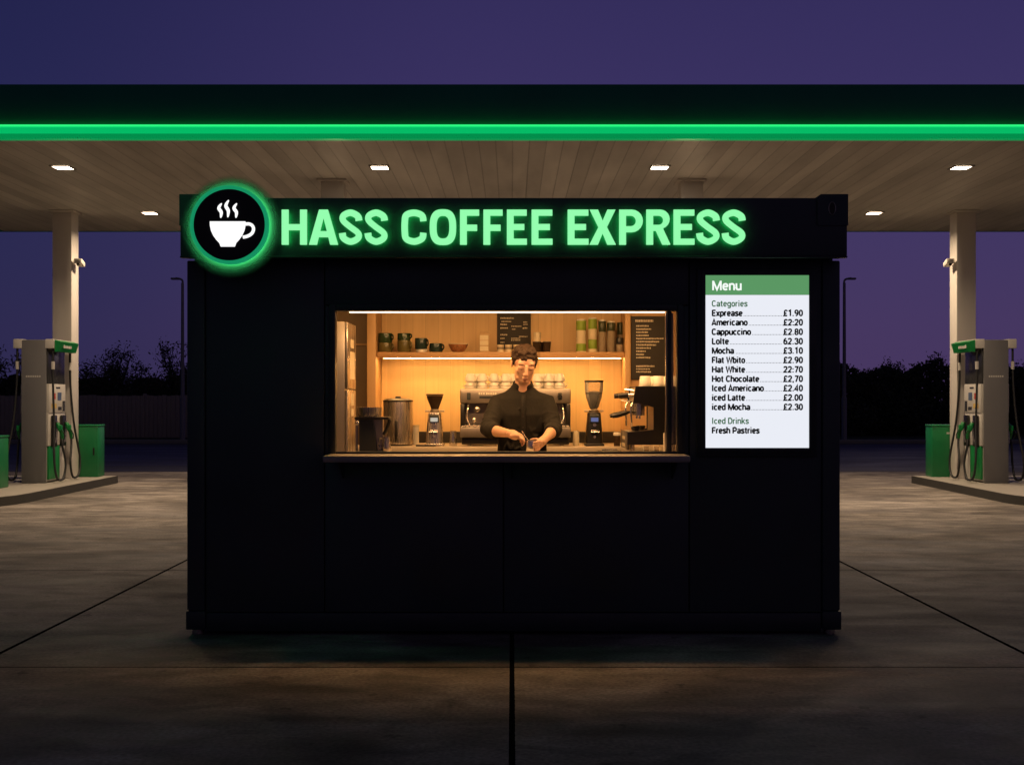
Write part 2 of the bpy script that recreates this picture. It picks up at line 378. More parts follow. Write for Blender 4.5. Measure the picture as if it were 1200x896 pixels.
def curve_mesh(polys, depth, bev=0.0, off=0.0):
    cu = bpy.data.curves.new('outline', 'CURVE'); cu.dimensions = '2D'; cu.fill_mode = 'BOTH'; cu.extrude = depth / 2
    cu.bevel_depth = bev; cu.offset = off; cu.bevel_resolution = 1
    ar_ = lambda p: sum(a[0] * b[1] - b[0] * a[1] for a, b in zip(p, p[1:] + p[:1]))
    for i_, pl in enumerate(polys):
        pl = list(pl)
        if (ar_(pl) < 0) != (i_ > 0): pl = pl[::-1]       # outlines run counter-clockwise, holes clockwise
        sp = cu.splines.new('POLY'); sp.points.add(len(pl) - 1); sp.use_cyclic_u = True
        for q, (a, b) in zip(sp.points, pl): q.co = (a, b, 0, 1)
    o = bpy.data.objects.new('outline', cu); COL.objects.link(o)
    dg = bpy.context.evaluated_depsgraph_get()
    me = bpy.data.meshes.new_from_object(o.evaluated_get(dg))
    bpy.data.objects.remove(o); bpy.data.curves.remove(cu)
    me.transform(Matrix.Rotation(R(90), 4, 'X'))          # stands up, facing -Y
    return me
def se(cx, cy, rx, ry, a0=0, a1=360, n=14, p=2.5):
    out = []
    for k in range(n + 1):
        a = R(a0 + (a1 - a0) * k / n); c, d = math.cos(a), math.sin(a)
        out.append((cx + rx * math.copysign(abs(c) ** (2 / p), c), cy + ry * math.copysign(abs(d) ** (2 / p), d)))
    return out
def sp2(*pts): return [(q.x, q.y) for q in crom([(a, b, 0) for a, b in pts], 5)]
XH = .73
def _font():
    f = {}
    bowl = se(.25, .365, .18, .30)
    f['o'] = (.50, [bowl]); f['c'] = (.47, [se(.25, .365, .18, .30, 42, 318)])
    f['e'] = (.49, [[(.07, .37), (.43, .37)], se(.25, .365, .18, .30, 0, 318)])
    f['a'] = (.49, [[(.42, 0), (.42, .46)], se(.25, .46, .17, .205, 155, 0), se(.24, .21, .17, .145)])
    f['n'] = (.50, [[(.07, 0), (.07, XH)], se(.25, .44, .18, .225, 180, 0) + [(.43, 0)]])
    f['h'] = (.50, [[(.07, 0), (.07, 1.04)], se(.25, .44, .18, .225, 180, 0) + [(.43, 0)]])
    f['u'] = (.50, [[(.07, XH), (.07, .29)] + se(.25, .29, .18, .225, 180, 360) + [(.43, XH)], [(.43, 0), (.43, .4)]])
    f['m'] = (.76, [[(.07, 0), (.07, XH)], se(.225, .46, .155, .205, 180, 0) + [(.38, 0)], se(.535, .46, .155, .205, 180, 0) + [(.69, 0)]])
    f['r'] = (.33, [[(.07, 0), (.07, XH)], se(.25, .42, .18, .245, 180, 80)])
    f['t'] = (.33, [[(.15, .92), (.15, .2)] + se(.27, .2, .12, .135, 180, 280), [(.0, .66), (.30, .66)]])
    f['i'] = (.21, [[(.09, 0), (.09, XH)], [(.09, .88), (.09, 1.01)]])
    f['l'] = (.21, [[(.09, 0), (.09, 1.04)]])
    f['d'] = (.51, [bowl, [(.43, 0), (.43, 1.04)]]); f['b'] = (.51, [bowl, [(.07, 0), (.07, 1.04)]])
    f['p'] = (.51, [bowl, [(.07, -.24), (.07, XH)]])
    f['g'] = (.51, [bowl, [(.43, XH), (.43, -.02)] + se(.25, -.02, .18, .18, 0, -150)])
    f['s'] = (.46, [sp2((.40, .53), (.34, .635), (.22, .665), (.09, .60), (.10, .46), (.23, .375), (.36, .29), (.38, .14), (.24, .06), (.11, .08), (.06, .20))])
    f['x'] = (.47, [[(.04, 0), (.43, XH)], [(.43, 0), (.04, XH)]])
    f['k'] = (.49, [[(.07, 0), (.07, 1.04)], [(.09, .28), (.42, XH)], [(.20, .42), (.45, 0)]])
    f['w'] = (.68, [[(.04, XH), (.19, .03), (.34, .68), (.49, .03), (.64, XH)]])
    f['M'] = (.80, [[(.08, 0), (.08, 1.0)], [(.72, 0), (.72, 1.0)], [(.09, .97), (.40, .06), (.71, .97)]])
    f['C'] = (.59, [se(.31, .5, .23, .43, 38, 322)])
    f['E'] = (.52, [[(.08, 0), (.08, 1.0)], [(.08, .93), (.49, .93)], [(.08, .51), (.44, .51)], [(.08, .07), (.49, .07)]])
    f['F'] = (.51, [[(.08, 0), (.08, 1.0)], [(.08, .93), (.49, .93)], [(.08, .48), (.44, .48)]])
    f['L'] = (.48, [[(.08, 0), (.08, 1.0)], [(.08, .07), (.46, .07)]])
    f['A'] = (.61, [[(.05, 0), (.305, .98), (.56, 0)], [(.14, .27), (.47, .27)]])
    f['H'] = (.63, [[(.08, 0), (.08, 1.0)], [(.55, 0), (.55, 1.0)], [(.08, .51), (.55, .51)]])
    f['I'] = (.24, [[(.10, 0), (.10, 1.0)]])
    f['D'] = (.60, [[(.08, 0), (.08, 1.0)], [(.08, .93), (.25, .93)] + se(.25, .5, .28, .43, 90, -90) + [(.08, .07)]])
    f['P'] = (.57, [[(.08, 0), (.08, 1.0)], [(.08, .93), (.28, .93)] + se(.28, .67, .22, .26, 90, -90) + [(.08, .41)]])
    f['W'] = (.86, [[(.05, 1.0), (.23, .04), (.43, .92), (.63, .04), (.81, 1.0)]])
    f['0'] = (.54, [se(.27, .5, .19, .43)])
    f['1'] = (.54, [[(.09, .80), (.32, .95), (.32, 0)]])
    f['2'] = (.54, [se(.27, .70, .18, .23, 175, -25) + [(.08, .07), (.48, .07)]])
    f['3'] = (.54, [sp2((.08, .74), (.13, .88), (.27, .93), (.42, .86), (.43, .66), (.24, .53)), sp2((.24, .53), (.44, .44), (.46, .18), (.30, .06), (.13, .10), (.07, .24))])
    f['4'] = (.54, [[(.38, 0), (.38, .98), (.05, .28), (.50, .28)]])
    f['6'] = (.54, [se(.27, .31, .19, .25), sp2((.08, .34), (.10, .62), (.22, .86), (.38, .95))])
    f['7'] = (.54, [[(.05, .93), (.46, .93), (.20, 0)]])
    f['8'] = (.54, [se(.27, .71, .17, .22), se(.27, .28, .19, .22)])
    f['9'] = (.54, [se(.27, .69, .19, .25), sp2((.46, .66), (.44, .38), (.32, .14), (.16, .05))])
    f['£'] = (.57, [se(.33, .68, .17, .25, 15, 180) + [(.16, .45), (.18, .22), (.08, .07), (.52, .07)], [(.05, .45), (.42, .45)]])
    f['.'] = (.24, [[(.11, 0), (.11, .15)]]); f[':'] = (.24, [[(.11, 0), (.11, .15)], [(.11, .52), (.11, .67)]]); f[','] = (.24, [[(.13, .14), (.08, -.14)]])
    f[' '] = (.23, [])
    return f

def text_mesh(body, size, weight=.14, fit=None):
    """sans serif writing, cap height = size, standing up and facing -Y"""
    adv = sum(FONT[c][0] for c in body) + .05 * (len(body) - 1); kx = (fit / adv) if fit else size
    bm = bmesh.new(); x = 0.0; hw = weight * size / 2; dep = 0
    for c in body:
        w_, st = FONT[c]
        for pl in st:
            P = [Vector(((x + a) * kx, b * size)) for a, b in pl]; n = len(P)
            closed = (P[0] - P[-1]).length < 1e-6
            if closed: P = P[:-1]; n -= 1
            Lr = []
            for i, p in enumerate(P):
                q0 = P[(i - 1) % n] if closed or i else None; q1 = P[(i + 1) % n] if closed or i < n - 1 else None
                t0 = (p - q0).normalized() if q0 is not None else None; t1 = (q1 - p).normalized() if q1 is not None else None
                if t0 is None: t0 = t1
                if t1 is None: t1 = t0
                n0 = Vector((-t0.y, t0.x)); n1 = Vector((-t1.y, t1.x)); m_ = (n0 + n1)
                if m_.length < 1e-3: m_ = n0
                m_.normalize(); k_ = min(1 / max(m_.dot(n0), .4), 2.2)
                Lr.append((bm.verts.new(((p + m_ * hw * k_).x, (p + m_ * hw * k_).y, dep)), bm.verts.new(((p - m_ * hw * k_).x, (p - m_ * hw * k_).y, dep))))
            for i in range(n if closed else n - 1):
                A, B = Lr[i], Lr[(i + 1) % n]; bm.faces.new((A[0], A[1], B[1], B[0]))
            dep += .00004                    # strokes lie a hair over each other, never in one plane
        x += w_ + .05
    me = bpy.data.meshes.new('writing'); bm.to_mesh(me); bm.free()
    me.transform(Matrix.Rotation(R(90), 4, 'X')); return me
def put(me, x, y, z): me.transform(Matrix.Translation((x, y, z))); return me
def crom(pts, n=6, closed=False):
    P = [Vector(p) for p in pts]; out = []; N = len(P)
    for i in range(N if closed else N - 1):
        if closed: a, b, c, d = P[i - 1], P[i], P[(i + 1) % N], P[(i + 2) % N]
        else: a, b, c, d = P[max(i - 1, 0)], P[i], P[i + 1], P[min(i + 2, N - 1)]
        for k in range(n):
            t = k / n
            out.append(.5 * ((2 * b) + (c - a) * t + (2 * a - 5 * b + 4 * c - d) * t * t + (3 * b - 3 * c + d - a) * t ** 3))
    if not closed: out.append(P[-1])
    return out
def band(pts, w):
    """outline of a 2-D stroke; w a width or a list of widths"""
    P = [Vector((p[0], p[1])) for p in pts]; n = len(P); L, Rr = [], []
    for i, p in enumerate(P):
        t = (P[min(i + 1, n - 1)] - P[max(i - 1, 0)]).normalized(); q = Vector((-t.y, t.x)); ww = (w[i] if isinstance(w, list) else w) / 2
        L.append(p + q * ww); Rr.append(p - q * ww)
    return [(v.x, v.y) for v in L + Rr[::-1]]

FONT = _font()
# ------------------------------------------------------------------ setting
g = MB(); g.bm.faces.new([g.bm.verts.new(v) for v in ((-260, -60, 0), (260, -60, 0), (260, 420, 0), (-260, 420, 0))])
structure(g.build('ground', 'concrete', smooth=0))
g = MB(); g.bm.faces.new([g.bm.verts.new(v) for v in ((-120, 22.4, .004), (120, 22.4, .004), (120, 36.0, .004), (-120, 36.0, .004))])
structure(g.build('road', 'asphalt', smooth=0))
structure(MB().box(-120, 120, 36.0, 36.18, 0, .13, .02).build('kerb', 'kerb'))
g = MB(); bmesh.ops.create_grid(g.bm, x_segments=80, y_segments=40, size=1)
for v in g.bm.verts:
    x, y = v.co.x * 120, 98.1 + v.co.y * 61.9
    v.co = (x, y, .11 + .25 * max(0, noise.noise(Vector((x * .1, y * .1, 0)))) * min(1, (y - 36.2) / 4))
structure(g.build('lawn', 'grassy'))

def island(sx):
    """pump island with a rounded nose: a paved top and a kerb face round it"""
    cx = (7.55 if sx < 0 else 7.64) * sx; hw = 1.02
    pts = []
    pts += [(cx + hw, 19.5), (cx - hw, 19.5)]
    for k in range(13):
        a = math.pi + math.pi * k / 12
        pts.append((cx + hw * math.cos(a), 15.9 + 1.25 * math.sin(a)))
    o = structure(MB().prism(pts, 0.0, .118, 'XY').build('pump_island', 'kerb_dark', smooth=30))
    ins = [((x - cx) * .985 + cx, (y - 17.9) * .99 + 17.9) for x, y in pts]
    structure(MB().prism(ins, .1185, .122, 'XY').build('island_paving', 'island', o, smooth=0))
island(-1); island(1)

# ------------------------------------------------------------------ canopy
CZB, CZL, CZT = 4.41, 4.556, 5.045
can = thing('forecourt_canopy', 'long dark petrol station canopy with a glowing green band, spanning behind the kiosk', 'canopy', (0, 17.4, 0))
XE = 9.15; Y0, Y1 = 13.65, 21.2
MB().box(-XE, XE, Y0 + .10, Y1, CZB + .002, CZB + .06).build('soffit', 'soffit', can, True)
MB().box(-XE - .1, XE + .1, Y0, Y0 + .09, CZL + .015, CZT, .01).box(-XE - .1, -XE - .005, Y0 + .095, Y1 + .1, CZB, CZT - .005).box(XE + .005, XE + .1, Y0 + .095, Y1 + .1, CZB, CZT - .005) \
    .box(-XE, XE, Y1 + .005, Y1 + .1, CZB, CZT - .005).build('fascia', 'canopy_black', can, True)
MB().box(-XE + .01, XE - .01, Y0 + .1, Y1 - .01, CZT - .25, CZT - .15).build('roof', 'canopy_black', can, True)
ZM = CZB + .055
MB().prism([(Y0 - .005, CZL), (Y0 - .03, CZL - .02), (Y0 - .03, ZM + .001), (Y0 + .08, ZM + .001), (Y0 + .08, CZL)], -XE - .1, XE + .1, 'YZ').build('light_band', 'canopy_green', can, True)
MB().prism([(Y0 - .03, ZM), (Y0 - .012, CZB), (Y0 + .09, CZB), (Y0 + .09, ZM)], -XE - .1, XE + .1, 'YZ').build('band_edge', 'canopy_green_edge', can, True)
MB().box(-XE - .1, XE + .1, Y0 - .036, Y0 + .02, CZL + .001, CZL + .013, .004).build('light_strip', 'led_green', can, True)
for x, y in ((-7.2, 18.98), (7.27, 18.98), (-2.47, 16.3), (2.47, 16.3)):
    c = MB().box(x - .155, x + .155, y - .155, y + .155, .119 if abs(x) > 5 else .0, CZB + .001, .012).build('column', 'pillar', can, True)
    MB().box(x - .2, x + .2, y - .2, y + .2, CZB - .03, CZB + .0005, .006).build('collar', 'pillar', c, True)
lamp_pos = [(-5.84, 15.3, 'front row, far left'), (-1.72, 15.3, 'front row, left of centre'), (1.92, 15.3, 'front row, right of centre'), (5.84, 15.3, 'front row, far right'),
            (-5.87, 19.07, 'back row, near the left column'), (5.87, 19.07, 'back row, near the right column'), (-1.9, 19.07, 'back row, hidden left of centre'), (1.9, 19.07, 'back row, hidden right of centre')]
l0 = thing('canopy_light', 'x', 'ceiling light', (0, 0, 0), 'square downlights in the canopy soffit')
MB().box(-.105, .105, -.135, -.108, -.018, .0, .003).box(-.105, .105, .108, .135, -.018, .0, .003).box(-.13, -.106, -.135, .135, -.018, 0, .003).box(.106, .13, -.135, .135, -.018, 0, .003).build('frame', 'lamp_frame', l0)
MB().box(-.10, .10, -.105, .105, -.014, -.003, .004).build('diffuser', 'lamp', l0)
la = bpy.data.lights.new('downlight', 'AREA'); la.shape = 'RECTANGLE'; la.size = .19; la.size_y = .20; la.energy = 78; la.color = (1, .74, .48); la.spread = R(150)
ll = bpy.data.objects.new('downlight', la); COL.objects.link(ll); ll.parent = l0; ll.location = (0, 0, -.019)
for i, (x, y, w) in enumerate(lamp_pos):
    o = l0 if i == 0 else copy_tree(l0)
    o.location = (x, y, CZB); o['label'] = 'glowing square canopy downlight in the ' + w
for sx in (-1, 1):
    t = thing('security_camera', 'small pale security camera on the inner face of the %s canopy column' % ('left' if sx < 0 else 'right'), 'camera', (-7.0449 if sx < 0 else 7.1149, 18.95, 3.62))
    MB().box(-sx * .03 - .03, -sx * .03 + .03, -.03, .03, -.03, .03, .006).build('bracket', 'pillar', t)
    MB().box(-.055, .055, -.10, .08, -.05, .03, .015, rot=Matrix.Rotation(R(-18), 3, 'X')).xform(Matrix.Translation((-sx * .10, -.02, -.03))).build('housing', 'pillar', t)
    MB().cyl((-sx * .10, -.125, -.08), (-sx * .10, -.112, -.075), .022).build('lens', 'black_plastic', t)

# ------------------------------------------------------------------ petrol pumps
def pump(s, label):
    """s=+1: the face with the nozzles looks to +X. Local origin on the island."""
    t = thing('petrol_pump', label, 'petrol pump', (-7.225 if s > 0 else 7.315, 18.15, .122), 'petrol pumps on the islands')
    def X(a, b): return (min(a * s, b * s), max(a * s, b * s))
    MB().box(-.17, .17, -.345, .345, .02, 2.10, .008).build('body', 'pump_white', t)
    for y in (-.38, .346):
        e = MB().box(-.188, .188, y, y + .034, 0, 2.165, .012).build('end_panel', 'pump_grey', t)
        if y < 0:
            mk = MB()
            for k in range(7): mk.box(-.115 + k * .033, -.115 + k * .033 + .022, y - .003, y - .0005, 1.60, 1.625)
            mk.build('wordmark', M['pump_white'], e)
    for q in (-1, 1):
        MB().box(*X(q * .172, q * .31), -.383, .383, 2.035, 2.175, .012).build('hose_beam', 'pump_white', t)
        MB().box(*X(q * .172, q * .20), -.33, .33, 1.50, 2.033, .004).build('display', 'pump_dark', t)
        pn = MB().box(*X(q * .172, q * .215), -.33, .33, 1.06, 1.498, .006).build('price_panel', 'pump_white', t)
        # stickers lie on the panel face
        f = q * s * .2155
        def st(y0, y1, z0, z1, m, nm):
            a, b = sorted((f, f + q * s * .003)); MB().box(a, b, y0, y1, z0, z1).build(nm, m, pn)
        st(-.20, -.08, 1.27, 1.36, 'sticker_red', 'red_sticker'); st(.0, .15, 1.25, 1.37, 'sticker_blue', 'keypad')
        st(-.24, -.04, 1.13, 1.20, 'sticker_yellow', 'yellow_sticker'); st(.02, .16, 1.10, 1.15, 'pump_dark', 'card_slot')
        st(.2, .30, 1.08, 1.24, 'pump_dark', 'receipt_slot'); st(-.06, .1, 1.43, 1.455, 'pump_dark', 'price_display')
        MB().box(*X(q * .172, q * .205), -.33, .33, .56, 1.058, .004).build('nozzle_plate', 'pump_white', t)
        MB().box(*X(q * .172, q * .205), -.30, .12, .05, .555, .006).build('lower_panel', 'pump_green', t)
        MB().box(*X(q * .172, q * .20), .125, .33, .03, .555, .004).build('lower_trim', 'pump_white', t)
        for y, cut in ((-.16, 0), (.2, 1)):
            MB().box(*X(q * .206, q * .25), y - .085, y + .075, .54, 1.02, .015).build('holster', 'black_plastic', t)
            nz = MB()
            nz.tube([(q * s * .27, y + .02, .90), (q * s * .30, y + .0, .84), (q * s * .33, y + .03, .76), (q * s * .325, y + .07, .66)], [.026, .034, .03, .022], 10)
            nz.box(*X(q * .29, q * .345), y - .025, y + .035, .78, .87, .012)
            n_ = nz.build('nozzle', 'pump_green', t)
            MB().tube([(q * s * .255, y + .02, .93), (q * s * .27, y + .02, .88), (q * s * .27, y - .02, .70), (q * s * .262, y - .04, .60)], [.02, .016, .014, .014], 8).build('spout', 'steel', n_)
            MB().tube(crom([(q * s * .35, y - .03, .80), (q * s * .385, y, .72), (q * s * .36, y + .05, .65)], 4), .008, 6).build('trigger', 'black_plastic', n_)
            sgn = -1 if cut == 0 else 1
            h = crom([(q * s * .27, y + sgn * .16, 2.03), (q * s * .275, y + sgn * .17, 1.5), (q * s * .31, y + sgn * .22, .9), (q * s * .36, y + sgn * .34, .35),
                      (q * s * .37, y + sgn * .26, .08), (q * s * .37, y + sgn * .02, .06), (q * s * .37, y - sgn * .08, .28), (q * s * .34, y + .04, .55), (q * s * .325, y + .07, .67)], 7)
            ho = MB().tube(h, .0175, 8).build('hose', 'dark_rubber', t)
            MB().cyl((q * s * .272, y + sgn * .163, 1.84), (q * s * .27, y + sgn * .161, 1.72), .026).build('breakaway', 'pump_white', ho)
    tp = MB().prism([(s * .312, 2.165), (s * .40, 2.135), (s * .36, 1.99), (s * .312, 1.985)], -.36, .38, 'XZ').build('topper_sign', 'pump_green', t)
    # word mark, too blurred to read in the photo
    mk = MB()
    xs = -.20
    for k, w in enumerate((.045, .03, .05, .03, .045, .03)):
        mk.box(*X(.383, .3895), xs, xs + w, 2.045, 2.085 if k else 2.10); xs += w + .016
    mk.build('wordmark', 'pump_white', tp)
    return t
pump(1, 'grey and white petrol pump with green topper on the left island')
pump(-1, 'grey and white petrol pump with green topper on the right island')

def cabinet(x0, x1, y, d, h, label, marks):
    cx = (x0 + x1) / 2; w = x1 - x0
    t = thing('green_cabinet', label, 'cabinet', (cx, y, .122), 'green cabinets on the islands')
    MB().box(-w / 2, w / 2, 0, d, .0, h - .03, .014).build('body', 'bin_green', t)
    MB().box(-w / 2 - .008, w / 2 + .008, -.008, d + .008, h - .028, h, .01).build('lid', 'bin_green', t)
    dr = MB().box(-w / 2 + .03, w / 2 - .03, -.007, -.0005, .06, h - .08, .004).build('door', 'bin_green', t)
    MB().box(w / 2 - .075, w / 2 - .05, -.02, -.0072, h * .42, h * .56, .004).build('handle', 'black_plastic', dr)
    if marks:
        mk = MB()
        for (a, b, z, hh) in marks: mk.box(a, b, -.0095, -.0073, z, z + hh)
        mk.build('label_plate', M['pump_white'], dr)
    return t
cabinet(-7.25, -6.74, 19.15, .32, .85, 'green metal cabinet behind the left canopy column', [(-.16, -.12, .74, .02)])
cabinet(6.84, 7.34, 19.15, .32, .85, 'green metal cabinet with faint lettering behind the right canopy column', [(-.02, .10, .70, .03)])
cabinet(-7.80, -7.27, 16.55, .45, .75, 'green cabinet cut by the left picture edge, in front of the left pump', None)

# ------------------------------------------------------------------ street lamps, fence, trees
for sx, x in ((-1, -10.33), (1, 10.42)):
    t = thing('street_lamp', 'tall slim unlit street lamp beyond the forecourt, seen at the kiosk\'s %s side' % ('left' if sx < 0 else 'right'), 'street lamp', (x, 36.9, .11), 'street lamps along the road')
    MB().tube([(0, 0, 0), (0, 0, 1.3), (0, 0, 1.32), (0, 0, 4.9)], [.085, .085, .06, .045], 12).build('pole', 'pole', t)
    a = MB().tube(crom([(0, 0, 4.86), (sx * .0, 0, 4.96), (sx * .06, 0, 5.02), (sx * .22, 0, 5.05)], 4), .032, 8).build('arm', 'pole', t)
    MB().box(min(sx * .08, sx * .36), max(sx * .08, sx * .36), -.08, .08, 5.0, 5.06, .02).build('lamp_head', 'pole', t)

fn = thing('board_fence', 'dark weathered vertical board fence beyond the road on the left', 'fence', (-14, 38.2, .1))
fb = MB(); x = -22.0
while x < -9.2:
    h = 1.37 + random.uniform(-.02, .02); fb.box(x, x + .135, 38.19 + random.uniform(-.006, .006), 38.215, .12, .12 + h, .004); x += .142
fb.build('board_panel', 'fence', fn, True)
MB().box(-22, -9.2, 38.222, 38.26, .42, .50).box(-22, -9.2, 38.222, 38.26, 1.12, 1.2).build('rail', 'fence', fn, True)
for k in range(6):
    MB().box(-22 + k * 2.5, -21.9 + k * 2.5, 38.262, 38.36, 0.05, 1.55, .006).build('post', 'fence', fn, True)

def shrub_proto(seed, h, wid, twiggy, ml):
    rnd = random.Random(seed)
    t = thing('tree', 'x', 'tree')
    tr = MB(); tips = []
    for k in range(5 + twiggy * 5):
        a = rnd.uniform(0, 6.28); ln = rnd.uniform(.55, 1.0) * h; sp = rnd.uniform(.1, .5) * wid
        p = [Vector((rnd.uniform(-.15, .15), rnd.uniform(-.1, .1), -.05))]
        for j in range(1, 6):
            f = j / 5; p.append(Vector((math.cos(a) * sp * f ** 1.4 + rnd.uniform(-.08, .08), math.sin(a) * sp * f ** 1.4 + rnd.uniform(-.08, .08), ln * f)))
        tr.tube(p, [.05 * (1 - i / 6) + .008 for i in range(6)], 5); tips += p[2:]
        for q in p[2:]:
            for _ in range(3 + twiggy * 2):
                d = Vector((rnd.gauss(0, .5), rnd.gauss(0, .5), rnd.uniform(.1, .9))) * rnd.uniform(.2, .5) * (h / 2.6)
                m_ = q + d * .5 + Vector((rnd.gauss(0, .04), 0, 0)); tr.tube([q, m_, q + d], [.012, .009, .005], 4); tips.append(q + d)
    tr.build('trunk', 'bark', t)
    lf = MB(); verts = []; faces = []
    bm = lf.bm
    n = 9500 - twiggy * 2600
    cl = [(Vector((rnd.gauss(0, .32) * wid, rnd.gauss(0, .3) * wid, rnd.uniform(.05, .72 if twiggy else .84) * h)), rnd.uniform(.25, .5)) for _ in range(16)]
    for i in range(n):
        if rnd.random() < .3:
            c = rnd.choice(tips) + Vector((rnd.gauss(0, .12), rnd.gauss(0, .12), rnd.gauss(0, .1)))
        else:
            b, r = rnd.choice(cl); c = b + Vector((rnd.gauss(0, 1), rnd.gauss(0, 1), rnd.gauss(0, .8))) * r * .6
        if c.z < 0: c.z = abs(c.z) * .5
        s_ = rnd.uniform(.022, .052); u = Vector((rnd.gauss(0, 1), rnd.gauss(0, 1), rnd.gauss(0, .7))).normalized(); w = u.orthogonal().normalized()
        w = Matrix.Rotation(rnd.uniform(0, 6.28), 3, u) @ w; v = u.cross(w)
        bm.faces.new([bm.verts.new(c + w * s_ * 1.5), bm.verts.new(c + v * s_ * .6), bm.verts.new(c - w * s_ * 1.5), bm.verts.new(c - v * s_ * .6)])
    lf.build('crown', ml, t, smooth=0)
    return t
protos = [shrub_proto(3, 2.9, 2.4, 1, 'leaf2'), shrub_proto(5, 2.5, 2.8, 0, 'leaf'), shrub_proto(9, 3.2, 2.2, 1, 'leaf2'), shrub_proto(12, 2.2, 3.0, 0, 'leaf')]
spots = [  # x, y, proto, z-scale, width-scale, label
    (-10.3, 41.0, 1, .95, 1, 'dark bushy tree nearest the kiosk beyond the fence'),
    (-11.6, 42.0, 0, 1.08, 1, 'tall twiggy dark tree behind the fence, right of the sky gap'),
    (-13.2, 41.4, 3, 1.0, 1, 'low round dark bush in the dip of the tree line behind the fence'),
    (-14.4, 42.2, 2, .96, .9, 'open twiggy dark tree just right of the left canopy column'),
    (-15.8, 41.2, 1, 1.0, 1, 'dark dense tree behind the left canopy column'),
    (-17.4, 42.4, 1, 1.1, 1, 'dark dense tree behind the left petrol pump'),
    (-19.0, 41.3, 2, 1.04, 1, 'tall dark tree at the left picture edge beyond the pump'),
    (-20.4, 42.6, 0, 1.1, 1, 'twiggy dark tree cut by the left picture edge'),
    (10.2, 40.2, 2, .93, .7, 'slim twiggy dark tree beside the right street lamp'),
    (11.3, 41.2, 3, 1.05, 1, 'low dark bush right of the right street lamp'),
    (12.8, 41.0, 1, .93, 1, 'dark round bush in the middle of the right tree line'),
    (14.2, 42.0, 1, 1.02, 1, 'taller dark bush left of the right canopy column'),
    (15.6, 41.0, 3, 1.12, 1, 'dark bush behind the right canopy column'),
    (17.2, 42.2, 1, .98, 1, 'dark bush behind the right petrol pump'),
    (18.9, 41.2, 2, .98, 1.1, 'dark tree at the right picture edge beyond the pump'),
    (20.4, 42.4, 0, 1.1, 1.1, 'twiggy dark tree cut by the right picture edge'),
]
used = set()
for i, (x, y, k, zs, ws, lab) in enumerate(spots):
    o = protos[k] if k not in used else copy_tree(protos[k]); used.add(k)
    o.location = (x, y, .1); o.rotation_euler = (0, 0, i * 1.7); o.scale = (ws, ws, zs); o['label'] = lab; o['group'] = 'trees along the far side of the road'
# far hedge that closes the view
hg = MB(); rnd = random.Random(4)
for sx in (-1, 1):
    for i in range(26000):
        x = sx * rnd.uniform(8.5, 27); z = rnd.uniform(0, (2.0 if sx < 0 else 2.45) + .6 * noise.noise(Vector((x * .8, 3, 0)))); c = Vector((x, 43.6 + rnd.uniform(-.5, .5), z + .1))
        s_ = rnd.uniform(.04, .10); u = Vector((rnd.gauss(0, 1), rnd.gauss(0, 1), rnd.gauss(0, .7))).normalized(); w = u.orthogonal().normalized(); v = u.cross(w)
        hg.bm.faces.new([hg.bm.verts.new(c + w * s_ * 1.5), hg.bm.verts.new(c + v * s_ * .8), hg.bm.verts.new(c - w * s_ * 1.5), hg.bm.verts.new(c - v * s_ * .8)])
tag(hg.build('undergrowth', 'leaf', smooth=0), 'dark continuous undergrowth closing the view beyond the road', 'undergrowth', kind='stuff')

# ------------------------------------------------------------------ kiosk
KF = 7.0                                    # front plane
XL, XR = -1.934, 1.954
ZT, ZH = 2.574, 2.226                       # header top, header bottom
WL, WR, WB, WTop = PX(393, KF), PX(794, KF), 1.078, PZ(364, KF)   # wall opening
KB = 9.25
FLZ = .13
kio = thing('coffee_kiosk', 'black container coffee kiosk with a lit serving window in the middle of the forecourt', 'kiosk', (0.01, 8.1, 0))
def K(mb, name, m, parent=kio, smooth=40): return mb.build(name, m, parent, True, smooth)
TW = .06
xs_seam = [PX(240, KF), PX(380, KF), PX(590, KF), PX(808, KF), PX(964, KF)]
g_ = .0035
def fp(a, b, z0, z1): K(MB().box(a + g_, b - g_, KF + .012, KF + TW, z0, z1, .004), 'wall_panel', 'black_paint')
zb, zt = .135, ZH + .02
fp(xs_seam[0], xs_seam[1], zb, zt)
fp(xs_seam[3], xs_seam[4], zb, zt)
fp(xs_seam[1], xs_seam[2], zb, 1.035); fp(xs_seam[2], xs_seam[3], zb, 1.035)
fp(xs_seam[1], xs_seam[3], PZ(357, KF), zt)
K(MB().box(xs_seam[1] + g_, WL - .037, KF + .012, KF + TW, 1.042, PZ(357, KF) - .006, .004), 'wall_panel', 'black_paint')
K(MB().box(WR + .035, xs_seam[3] - g_, KF + .012, KF + TW, 1.042, PZ(357, KF) - .006, .004), 'wall_panel', 'black_paint')
